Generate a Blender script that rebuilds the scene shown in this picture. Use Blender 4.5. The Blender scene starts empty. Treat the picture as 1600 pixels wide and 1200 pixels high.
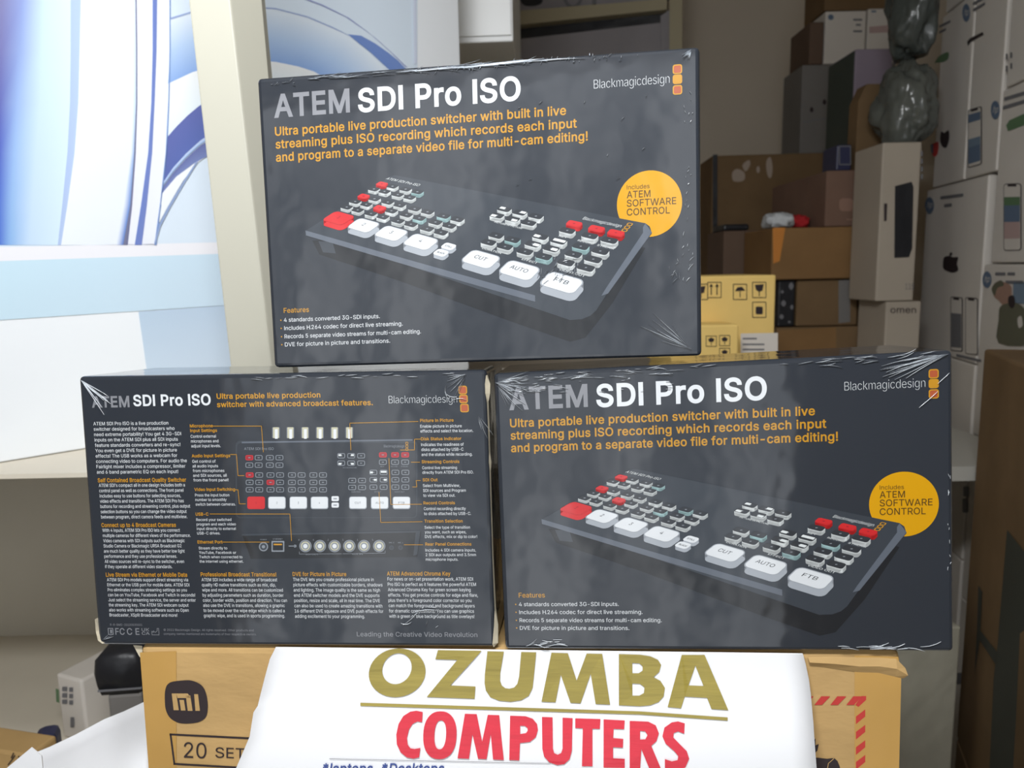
import bpy, bmesh, math, os, random
import numpy as np
from mathutils import Matrix, Vector
from mathutils.geometry import delaunay_2d_cdt

random.seed(7)
scene = bpy.context.scene
col = scene.collection

# ------------------------------------------------------------------ camera
CAM = np.array([0.0, 0.0, 1.35])
PITCH, ROLL, FPX = math.radians(8.5), 0.02, 1200.0


def rx(a):
    c, s = math.cos(a), math.sin(a)
    return np.array([[1, 0, 0], [0, c, -s], [0, s, c]])


def ry(a):
    c, s = math.cos(a), math.sin(a)
    return np.array([[c, 0, s], [0, 1, 0], [-s, 0, c]])


def rz(a):
    c, s = math.cos(a), math.sin(a)
    return np.array([[c, -s, 0], [s, c, 0], [0, 0, 1]])


RC = rx(-PITCH) @ ry(ROLL)


def m4(R, T):
    M = Matrix.Identity(4)
    for i in range(3):
        for j in range(3):
            M[i][j] = float(R[i][j])
        M[i][3] = float(T[i])
    return M


cam_data = bpy.data.cameras.new('camera')
cam_data.sensor_width = 36.0
cam_data.lens = 36.0 * FPX / 1600.0
cam_data.clip_start = 0.05
cam_data.dof.use_dof = True
cam_data.dof.focus_distance = 0.575
cam_data.dof.aperture_fstop = 11.0
cam = bpy.data.objects.new('camera', cam_data)
col.objects.link(cam)
cam.matrix_world = m4(np.stack([RC[:, 0], RC[:, 2], -RC[:, 1]], 1), CAM)
scene.camera = cam

# ------------------------------------------------------------------ world and lights
world = bpy.data.worlds.new('shopfront_daylight')
scene.world = world
world.use_nodes = True
wn, wl = world.node_tree.nodes, world.node_tree.links
bg = wn['Background']
tc = wn.new('ShaderNodeTexCoord')
mp = wn.new('ShaderNodeMapping')
mp.inputs['Scale'].default_value = (10.0, 10.0, 1.0)
nz = wn.new('ShaderNodeTexNoise')
nz.inputs['Scale'].default_value = 1.6
nz.inputs['Detail'].default_value = 3.0
rp = wn.new('ShaderNodeValToRGB')
rp.color_ramp.elements[0].position = 0.35
rp.color_ramp.elements[0].color = (0.28, 0.30, 0.32, 1)
rp.color_ramp.elements[1].position = 0.65
rp.color_ramp.elements[1].color = (1.08, 1.11, 1.14, 1)
wl.new(tc.outputs['Generated'], mp.inputs['Vector'])
wl.new(mp.outputs['Vector'], nz.inputs['Vector'])
wl.new(nz.outputs['Fac'], rp.inputs['Fac'])
wl.new(rp.outputs['Color'], bg.inputs['Color'])
bg.inputs['Strength'].default_value = 1.0


def area(name, loc, target, sx, sy, power, color=(1, 1, 1)):
    d = bpy.data.lights.new(name, 'AREA')
    d.shape = 'RECTANGLE'
    d.size, d.size_y, d.energy, d.color = sx, sy, power, color
    o = bpy.data.objects.new(name, d)
    col.objects.link(o)
    o.location = loc
    o.rotation_euler = (Vector(target) - Vector(loc)).to_track_quat('-Z', 'Y').to_euler()
    return o


area('counter_lamp', (-0.14, -0.08, 2.05), (-0.05, 0.60, 1.15), 0.55, 0.12, 8.6, (0.97, 0.985, 1.0))
shelf_fill_light = area('shelf_fill_light', (-0.36, 0.34, 2.28), (-0.46, 1.3, 1.5), 0.5, 0.12, 1.2, (0.97, 0.985, 1.0))
shelf_fill_light.data.spread = math.radians(85)      # unseen fill added for the shelf, narrowed to spare the right wall

scene.view_settings.view_transform = 'Standard'
scene.view_settings.look = 'None'
scene.view_settings.gamma = 1.0
scene.view_settings.use_curve_mapping = False
scene.view_settings.exposure = 0.9

# ------------------------------------------------------------------ materials


def lin(c):
    return tuple((v / 255 / 12.92) if v / 255 <= 0.04045 else (((v / 255) + 0.055) / 1.055) ** 2.4 for v in c)


MATS = {}


def mat(name, rgb, rough=0.6, spec=0.4, metal=0.0, noise=0.0, nscale=30.0, bump=0.0, bscale=60.0, coat=0.0, coat_rough=0.1,
        stretch=(1, 1, 1), trans=0.0, alpha=1.0):
    """A Principled material; rgb in sRGB 0-255, noise mottles the colour, bump roughens the surface."""
    if name in MATS:
        return MATS[name]
    m = bpy.data.materials.new(name)
    m.use_nodes = True
    nt = m.node_tree
    b = nt.nodes['Principled BSDF']
    c = lin(rgb)
    b.inputs['Base Color'].default_value = (*c, 1)
    b.inputs['Roughness'].default_value = rough
    b.inputs['Specular IOR Level'].default_value = spec
    b.inputs['Metallic'].default_value = metal
    b.inputs['Coat Weight'].default_value = coat
    b.inputs['Coat Roughness'].default_value = coat_rough
    b.inputs['Transmission Weight'].default_value = trans
    b.inputs['Alpha'].default_value = alpha
    if noise or bump:
        t = nt.nodes.new('ShaderNodeTexCoord')
        k = nt.nodes.new('ShaderNodeMapping')
        k.inputs['Scale'].default_value = stretch
        nt.links.new(t.outputs['Object'], k.inputs['Vector'])
    if noise:
        n = nt.nodes.new('ShaderNodeTexNoise')
        n.inputs['Scale'].default_value = nscale
        n.inputs['Detail'].default_value = 4
        r = nt.nodes.new('ShaderNodeValToRGB')
        r.color_ramp.elements[0].position, r.color_ramp.elements[1].position = 0.3, 0.7
        r.color_ramp.elements[0].color = (*[v * (1 - noise) for v in c], 1)
        r.color_ramp.elements[1].color = (*[min(1, v * (1 + noise)) for v in c], 1)
        nt.links.new(k.outputs['Vector'], n.inputs['Vector'])
        nt.links.new(n.outputs['Fac'], r.inputs['Fac'])
        nt.links.new(r.outputs['Color'], b.inputs['Base Color'])
    if bump:
        n2 = nt.nodes.new('ShaderNodeTexNoise')
        n2.inputs['Scale'].default_value = bscale
        n2.inputs['Detail'].default_value = 3
        bp = nt.nodes.new('ShaderNodeBump')
        bp.inputs['Strength'].default_value = 1.0
        bp.inputs['Distance'].default_value = bump
        nt.links.new(k.outputs['Vector'], n2.inputs['Vector'])
        nt.links.new(n2.outputs['Fac'], bp.inputs['Height'])
        nt.links.new(bp.outputs['Normal'], b.inputs['Normal'])
    MATS[name] = m
    return m


def wrapped(name, rgb, grad=None):
    """Printed card under tight clear shrink wrap: matt ink, glossy rippled coat."""
    if name in MATS:
        return MATS[name]
    m = mat(name, rgb, rough=0.5, spec=0.15, coat=1.0, coat_rough=0.07)
    nt = m.node_tree
    b = nt.nodes['Principled BSDF']
    t = nt.nodes.new('ShaderNodeTexCoord')
    k = nt.nodes.new('ShaderNodeMapping')
    k.inputs['Scale'].default_value = (1.0, 1.0, 1.0)
    n = nt.nodes.new('ShaderNodeTexNoise')
    n.inputs['Scale'].default_value = 10.0
    n.inputs['Detail'].default_value = 3.0
    n.inputs['Roughness'].default_value = 0.55
    bp = nt.nodes.new('ShaderNodeBump')
    bp.inputs['Distance'].default_value = 0.0016
    nt.links.new(t.outputs['Object'], k.inputs['Vector'])
    nt.links.new(k.outputs['Vector'], n.inputs['Vector'])
    nt.links.new(n.outputs['Fac'], bp.inputs['Height'])
    nt.links.new(bp.outputs['Normal'], b.inputs['Coat Normal'])
    b.inputs['Coat IOR'].default_value = 1.55
    return m


INK = {
    'black': wrapped('ink_charcoal', (42, 47, 55)),
    'grey': wrapped('ink_light_grey', (130, 132, 138)),
    'white': wrapped('ink_white', (214, 218, 222)),
    'orange': wrapped('ink_orange', (188, 136, 36)),
    'amber': wrapped('ink_amber', (208, 152, 4)),
    'brown': wrapped('ink_brown', (88, 62, 22)),
    'rust': wrapped('ink_rust', (168, 84, 52)),
    'red': wrapped('ink_red', (198, 38, 42)),
    'darkred': wrapped('ink_dark_red', (150, 30, 45)),
    'body': wrapped('ink_device_grey', (54, 60, 68)),
    'body_dark': wrapped('ink_device_dark', (27, 30, 35)),
    'edge': wrapped('ink_device_edge', (92, 99, 110)),
    'key': wrapped('ink_key_dark', (46, 50, 56)),
    'keyside': wrapped('ink_key_side', (212, 217, 218)),
    'bigside': wrapped('ink_key_shadow', (158, 164, 172)),
    'cyan': wrapped('ink_key_cyan', (158, 190, 192)),
    'line': wrapped('ink_outline', (130, 136, 144)),
    'dim': wrapped('ink_dim_grey', (96, 102, 112)),
    'cream': wrapped('ink_cream', (184, 182, 158)),
}
CARD = mat('cardboard', (192, 158, 106), rough=0.75, spec=0.2, noise=0.10, nscale=9, bump=0.0012, bscale=35, stretch=(1, 1, 2))
CARD_TAPE = mat('taped_cardboard', (194, 152, 84), rough=0.3, spec=0.5, noise=0.08, nscale=7, bump=0.0012, bscale=22)
CARD_DARK = mat('brown_cardboard', (122, 99, 72), rough=0.8, spec=0.15, noise=0.14, nscale=6)
CARD_MID = mat('tan_cardboard', (138, 106, 70), rough=0.8, spec=0.15, noise=0.12, nscale=6)
CARD_PINK = mat('pinkish_cardboard', (126, 100, 86), rough=0.8, spec=0.15, noise=0.1, nscale=6)
DULLCARD = mat('dull_white_card', (180, 169, 154), rough=0.6, spec=0.25, noise=0.05, nscale=5)  # white card with its base colour lowered
CARD_YEL = mat('yellow_cardboard', (240, 206, 126), rough=0.7, spec=0.2, noise=0.05, nscale=8)
WHITECARD = mat('white_printed_card', (222, 216, 208), rough=0.55, spec=0.3, noise=0.04, nscale=5)
GREYCARD = mat('grey_printed_card', (124, 121, 118), rough=0.6, spec=0.3, noise=0.06, nscale=5)
LILACCARD = mat('lilac_grey_card', (146, 134, 148), rough=0.6, spec=0.3, noise=0.05, nscale=5)
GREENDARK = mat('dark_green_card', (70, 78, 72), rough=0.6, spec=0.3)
BLACKPL = mat('black_plastic', (30, 31, 36), rough=0.4, spec=0.5, bump=0.003, bscale=25)
NAVY = mat('navy_plastic', (52, 54, 84), rough=0.45, spec=0.5)
INKBLACK = mat('printed_black', (56, 48, 50), rough=0.6, spec=0.2)
INKGREY = mat('printed_grey', (120, 120, 124), rough=0.6, spec=0.2)
INKBLUE = mat('printed_blue', (104, 122, 146), rough=0.6, spec=0.2)
INKRED = mat('printed_red', (196, 66, 62), rough=0.6, spec=0.2)
INKGREEN = mat('printed_green', (100, 130, 96), rough=0.6, spec=0.2)
PAPER = mat('glossy_white_vinyl', (246, 247, 250), rough=0.35, spec=0.4, bump=0.0006, bscale=14)
GOLD = mat('olive_gold_print', (158, 142, 62), rough=0.32, spec=0.6, noise=0.12, nscale=60, stretch=(0.15, 1, 1.3), bump=0.0015, bscale=90)  # horizontal colour bands stand in for reflected sheen
CRIMSON = mat('crimson_print', (222, 40, 62), rough=0.32, spec=0.6, noise=0.06, nscale=60, stretch=(0.15, 1, 1.3), bump=0.0012, bscale=90)  # fainter sheen bands mixed into the colour
PENBLUE = mat('blue_print', (64, 84, 150), rough=0.4)
CREAM = mat('cream_painted_steel', (184, 182, 168), rough=0.45, spec=0.4, noise=0.02, nscale=4)
SHELFPAINT = mat('beige_painted_board', (214, 206, 190), rough=0.6, noise=0.05, nscale=5)
CAVITY = mat('taupe_back_panel', (190, 184, 170), rough=0.7, noise=0.06, nscale=3)
WORN = mat('torn_card_edge', (206, 196, 172), rough=0.8, noise=0.15, nscale=80)
FILM_GLINT = mat('whitened_film_glint', (226, 232, 238), rough=0.12, spec=0.9, coat=1.0, coat_rough=0.05)  # near-white opaque colour stands in for glints on the film folds
BAG = mat('clear_plastic_bag', (92, 95, 90), rough=0.22, spec=0.7, bump=0.02, bscale=9, noise=0.25, nscale=7)
WRAP = mat('plastic_wrapped_grey_card', (172, 168, 152), rough=0.3, spec=0.6, bump=0.012, bscale=8, noise=0.15, nscale=6)
CLOTHW = mat('white_cloth', (200, 204, 208), rough=0.9)
CLOTHR = mat('red_cloth', (190, 40, 46), rough=0.9)
ORANGETAPE = mat('orange_tape', (206, 134, 62), rough=0.4)
WALL = mat('painted_wall', (212, 200, 182), rough=0.85, spec=0.15, noise=0.05, nscale=2)
CEIL = mat('painted_ceiling', (190, 182, 168), rough=0.9, spec=0.1)
FLOORM = mat('grey_floor_tile', (150, 146, 138), rough=0.45, noise=0.08, nscale=3)
BENCH = mat('grey_bench_laminate', (186, 184, 176), rough=0.5, noise=0.04, nscale=4)

# ------------------------------------------------------------------ mesh helpers


class MB:
    """Collects faces with materials and links them as ONE mesh object."""

    def __init__(s):
        s.v, s.f, s.m, s.mats, s.col = [], [], [], [], []

    def slot(s, m):
        if m not in s.mats:
            s.mats.append(m)
        return s.mats.index(m)

    def face(s, pts, m, c=None):
        k = len(s.v)
        s.v += [tuple(float(x) for x in p) for p in pts]
        s.f.append(tuple(range(k, k + len(pts))))
        s.m.append(s.slot(m))
        s.col.append(c)

    def mesh(s, verts, faces, m):
        k = len(s.v)
        s.v += [tuple(float(x) for x in p) for p in verts]
        i = s.slot(m)
        for f in faces:
            s.f.append(tuple(k + q for q in f))
            s.m.append(i)
            s.col.append(None)

    def box(s, x0, x1, y0, y1, z0, z1, m):
        V = [(x, y, z) for x in (x0, x1) for y in (y0, y1) for z in (z0, z1)]
        s.mesh(V, [(0, 1, 3, 2), (4, 6, 7, 5), (0, 4, 5, 1), (2, 3, 7, 6), (0, 2, 6, 4), (1, 5, 7, 3)], m)

    def build(s, name, parent=None, smooth=False, bevel=0.0, seg=2, merge=False):
        me = bpy.data.meshes.new(name)
        me.from_pydata(s.v, [], s.f)
        for m in s.mats:
            me.materials.append(m)
        me.polygons.foreach_set('material_index', s.m)
        if any(c is not None for c in s.col):
            a = me.color_attributes.new('print_colour', 'FLOAT_COLOR', 'CORNER')
            for p, c in zip(me.polygons, s.col):
                for i, li in enumerate(p.loop_indices):
                    q = (c[i] if isinstance(c, list) else c) or (1, 1, 1)
                    a.data[li].color = (*q, 1)
        if bevel or merge:
            bm = bmesh.new()
            bm.from_mesh(me)
            bmesh.ops.remove_doubles(bm, verts=bm.verts, dist=1e-6)
            if bevel:
                bmesh.ops.bevel(bm, geom=list(bm.edges), offset=bevel, segments=seg, affect='EDGES', profile=0.5)
            bmesh.ops.recalc_face_normals(bm, faces=bm.faces)
            bm.to_mesh(me)
            bm.free()
        if smooth:
            me.polygons.foreach_set('use_smooth', [True] * len(me.polygons))
        me.update()
        o = bpy.data.objects.new(name, me)
        col.objects.link(o)
        if parent is not None:
            o.parent = parent
        return o


def tag(o, label, cat, group=None, kind=None):
    if label:
        o['label'] = label
    if cat:
        o['category'] = cat
    if group:
        o['group'] = group
    if kind:
        o['kind'] = kind
    return o


def thing(name, M, label, cat, group=None):
    o = bpy.data.objects.new(name, None)
    o.empty_display_size = 0.05
    col.objects.link(o)
    o.matrix_world = M
    return tag(o, label, cat, group)


def homography(src, dst):
    A, b = [], []
    for (x, y), (X, Y) in zip(src, dst):
        A += [[x, y, 1, 0, 0, 0, -X * x, -X * y], [0, 0, 0, x, y, 1, -Y * x, -Y * y]]
        b += [X, Y]
    h = np.linalg.solve(np.array(A, float), np.array(b, float))
    return np.append(h, 1).reshape(3, 3)


def apply_h(H, x, y):
    w = H @ np.array([x, y, 1.0])
    return w[0] / w[2], w[1] / w[2]


FONT_DIR = bpy.utils.system_resource('DATAFILES', path='fonts')
try:
    SANS = bpy.data.fonts.load(os.path.join(FONT_DIR, 'Inter.woff2'))
except Exception:
    SANS = None
GLYPHS, SHAPES, METRIC = {}, {}, {}


def wires(t):
    """Closed outlines of the letters of t, font size 1."""
    c = bpy.data.curves.new('lettering', 'FONT')
    c.body, c.size, c.resolution_u, c.fill_mode = t, 1.0, 3, 'NONE'
    if SANS:
        c.font = SANS
    o = bpy.data.objects.new('lettering', c)
    m = o.to_mesh()
    P = [tuple(v.co[:2]) for v in m.vertices] if m else []
    nxt = {}
    for e in (m.edges if m else ()):
        nxt.setdefault(e.vertices[0], []).append(e.vertices[1])
        nxt.setdefault(e.vertices[1], []).append(e.vertices[0])
    seen, loops = set(), []
    for s in range(len(P)):
        if s in seen or s not in nxt:
            continue
        lp, a, prev = [], s, None
        while a not in seen:
            seen.add(a)
            lp.append(a)
            n = [q for q in nxt[a] if q != prev and q not in seen]
            if prev is None and (a + 1) in nxt[a]:
                n = [a + 1]
            prev, a = a, (n[0] if n else s)
        if len(lp) > 2:
            loops.append([P[q] for q in lp])
    o.to_mesh_clear()
    bpy.data.objects.remove(o)
    bpy.data.curves.remove(c)
    return loops


def signed_area(lp):
    return sum(lp[i - 1][0] * lp[i][1] - lp[i][0] * lp[i - 1][1] for i in range(len(lp))) / 2


def fill(loops):
    """Triangles inside the outlines (non-zero winding, so overlapping strokes merge)."""
    V, E = [], []
    for lp in loops:
        k = len(V)
        V += [Vector(p) for p in lp]
        E += [(k + i, k + (i + 1) % len(lp)) for i in range(len(lp))]
    if not V:
        return [], []
    v, _, f, *_ = delaunay_2d_cdt(V, E, [], 0, 1e-6)
    S = [(np.array(lp), np.roll(np.array(lp), -1, 0)) for lp in loops]
    keep = []
    for t in f:
        c = np.mean([v[q] for q in t], axis=0)
        wnd = 0
        for A, B in S:
            cr = (B[:, 0] - A[:, 0]) * (c[1] - A[:, 1]) - (c[0] - A[:, 0]) * (B[:, 1] - A[:, 1])
            wnd += int(np.sum((A[:, 1] <= c[1]) & (B[:, 1] > c[1]) & (cr > 0))) - int(np.sum((A[:, 1] > c[1]) & (B[:, 1] <= c[1]) & (cr < 0)))
        if wnd:
            keep.append(tuple(t))
    return [tuple(q) for q in v], keep


def grown(lp, r, sgn):
    out, n = [], len(lp)
    for i in range(n):
        a, b, c = np.array(lp[i - 1]), np.array(lp[i]), np.array(lp[(i + 1) % n])
        d0, d1 = b - a, c - b
        l0, l1 = np.linalg.norm(d0), np.linalg.norm(d1)
        if l0 < 1e-9 or l1 < 1e-9:
            continue
        n0, n1 = np.array([d0[1], -d0[0]]) / l0 * sgn, np.array([d1[1], -d1[0]]) / l1 * sgn
        m = n0 + n1
        q = max(float(m @ n0), .5)
        out.append(tuple(b + m / q * r))
    return out


def glyph(ch, bold):
    """One letter: (points, triangles), its own left edge kept, cap height 1."""
    if (ch, bold) in SHAPES:
        return SHAPES[(ch, bold)]
    if 'cap' not in METRIC:
        H = wires('H')
        xs = [p[0] for lp in H for p in lp]
        METRIC['cap'] = max(p[1] for lp in H for p in lp)
        METRIC['bear'] = min(xs)
        METRIC['H'] = (max(xs) - min(xs))
        HH = wires('HH')
        METRIC['advH'] = max(p[0] for lp in HH for p in lp) - max(xs)
        lo = wires('l')
        METRIC['asc'] = max(p[1] for lp in lo for p in lp)
        METRIC['stem'] = .0665
    cap = METRIC['cap']
    if ch == 'I':
        L = [[(.05, 0), (.05 + METRIC['stem'], 0), (.05 + METRIC['stem'], cap), (.05, cap)]]
        METRIC[ch] = .1 + METRIC['stem']
    elif ch == 'l':
        L = [[(.045, 0), (.045 + METRIC['stem'] * .95, 0), (.045 + METRIC['stem'] * .95, METRIC['asc']), (.045, METRIC['asc'])]]
        METRIC[ch] = .09 + METRIC['stem'] * .95
    else:
        L = wires(ch)
        if ch not in METRIC:
            a = max(p[0] for lp in wires('H' + ch + 'H') for p in lp) - METRIC['bear'] - METRIC['H']
            METRIC[ch] = a - METRIC['advH']
    if L:
        big = max(L, key=lambda q: abs(signed_area(q)))
        sg = 1 if signed_area(big) > 0 else -1
        if bold:
            L = [grown(q, bold * cap, sg) for q in L]
    V, Fc = fill(L)
    SHAPES[(ch, bold)] = (np.array(V).reshape(-1, 2) / cap, Fc, METRIC[ch] / cap)
    return SHAPES[(ch, bold)]


def glyphs(s, bold=0.0, space=1.0):
    """The filled outline of a line of lettering as (points, faces, width), cap height 1."""
    key = (s, bold, space)
    if key in GLYPHS:
        return GLYPHS[key]
    VV, FF, pen, k = [], [], 0.0, 0
    for ch in s:
        V, Fc, adv = glyph(ch, bold)
        if len(V):
            VV.append(V + np.array([pen, 0]))
            FF += [tuple(q + k for q in f) for f in Fc]
            k += len(V)
        pen += (adv + bold * 1.1) * space
    V = np.concatenate(VV)
    V = V - np.array([V[:, 0].min(), 0])
    GLYPHS[key] = (V, FF, float(V[:, 0].max()))
    return GLYPHS[key]


def outline_faces(loops):
    """Fill flat outlines (the first loop of each letter is the outside, others are holes)."""
    c = bpy.data.curves.new('outline', 'CURVE')
    c.dimensions, c.fill_mode = '2D', 'BOTH'
    for lp in loops:
        s = c.splines.new('POLY')
        s.points.add(len(lp) - 1)
        for p, q in zip(s.points, lp):
            p.co = (q[0], q[1], 0, 1)
        s.use_cyclic_u = True
    o = bpy.data.objects.new('outline', c)
    m = o.to_mesh()
    V = [tuple(v.co[:2]) for v in m.vertices]
    Fc = [tuple(p.vertices) for p in m.polygons]
    o.to_mesh_clear()
    bpy.data.objects.remove(o)
    bpy.data.curves.remove(c)
    return V, Fc


def smooth_loop(pts, n=4):
    """Closed Catmull-Rom through pts."""
    P, out = [np.array(p, float) for p in pts], []
    k = len(P)
    for i in range(k):
        a, b, c, d = P[i - 1], P[i], P[(i + 1) % k], P[(i + 2) % k]
        for j in range(n):
            t = j / n
            out.append(tuple(0.5 * (2 * b + (c - a) * t + (2 * a - 5 * b + 4 * c - d) * t * t + (3 * b - a - 3 * c + d) * t ** 3)))
    return out


def rrect(cx, cy, w, h, r, n=3):
    out = []
    for sx, sy, a0 in ((1, 1, 0), (-1, 1, 90), (-1, -1, 180), (1, -1, 270)):
        for i in range(n + 1):
            a = math.radians(a0 + 90 * i / n)
            out.append((cx + sx * (w / 2 - r) + r * math.cos(a), cy + sy * (h / 2 - r) + r * math.sin(a)))
    return out


def disc(cx, cy, r, n=40):
    return [(cx + r * math.cos(2 * math.pi * i / n), cy + r * math.sin(2 * math.pi * i / n)) for i in range(n)]


class Art:
    """Printed artwork on a 1000 x 660 sheet, laid on a face by warp(x, y, layer) -> point."""

    def __init__(s, warp):
        s.w, s.b = warp, MB()

    def poly(s, pts, ink, layer, fm=None):
        pts = [fm(*p) for p in pts] if fm else pts
        a = sum(pts[i - 1][0] * pts[i][1] - pts[i][0] * pts[i - 1][1] for i in range(len(pts)))
        if a < 0:
            pts = pts[::-1]
        s.b.face([s.w(x, y, layer) for x, y in pts], ink)

    def stroke(s, pts, wd, ink, layer, fm=None):
        for (x0, y0), (x1, y1) in zip(pts, pts[1:]):
            d = math.hypot(x1 - x0, y1 - y0) or 1
            nx, ny = -(y1 - y0) / d * wd / 2, (x1 - x0) / d * wd / 2
            ex, ey = (x1 - x0) / d * wd / 2, (y1 - y0) / d * wd / 2
            s.poly([(x0 + nx - ex, y0 + ny - ey), (x0 - nx - ex, y0 - ny - ey), (x1 - nx + ex, y1 - ny + ey), (x1 + nx + ex, y1 + ny + ey)],
                   ink, layer, fm)

    def frame(s, cx, cy, w, h, r, t, ink, layer, fm=None):
        o, i = rrect(cx, cy, w, h, r), rrect(cx, cy, w - 2 * t, h - 2 * t, max(r - t, 0.05))
        for k in range(len(o)):
            s.poly([o[k - 1], o[k], i[k], i[k - 1]], ink, layer, fm)

    def text(s, t, x, y, cap, ink, layer, width=None, bold=0.0, sx=None, fm=None, up=1, space=1.0, shear=0.0):
        V, Fc, wn = glyphs(t, bold, space)
        k = (width / wn) if width else (sx or cap)
        q = []
        for a, b in V:
            p = (x + a * k + b * cap * shear, y + up * b * cap)
            q.append(s.w(*(fm(*p) if fm else p), layer))
        s.b.mesh(q, Fc, ink)

    def piece(s, name, parent):
        """Link what was drawn so far as one printed part and start the next."""
        o = s.b.build(name, parent) if s.b.v else None
        s.b = MB()
        return o

    build = piece


# ------------------------------------------------------------------ measured places


def ray(px, py):
    return RC @ np.array([(px - 800) / FPX, 1.0, -(py - 600) / FPX])


def at(px, py, Y):
    """The world point on the sight line through (px, py) at distance Y into the room."""
    d = ray(px, py)
    return CAM + d * (Y / d[1])


def on_plane(px, py, T, R, off=0.0):
    """(x, z) in the frame (T, R) where the sight line meets its plane y = off."""
    d = ray(px, py)
    n = R[:, 1]
    t = ((T + n * off - CAM) @ n) / (d @ n)
    q = (CAM + d * t - T) @ R
    return float(q[0]), float(q[2])

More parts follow.
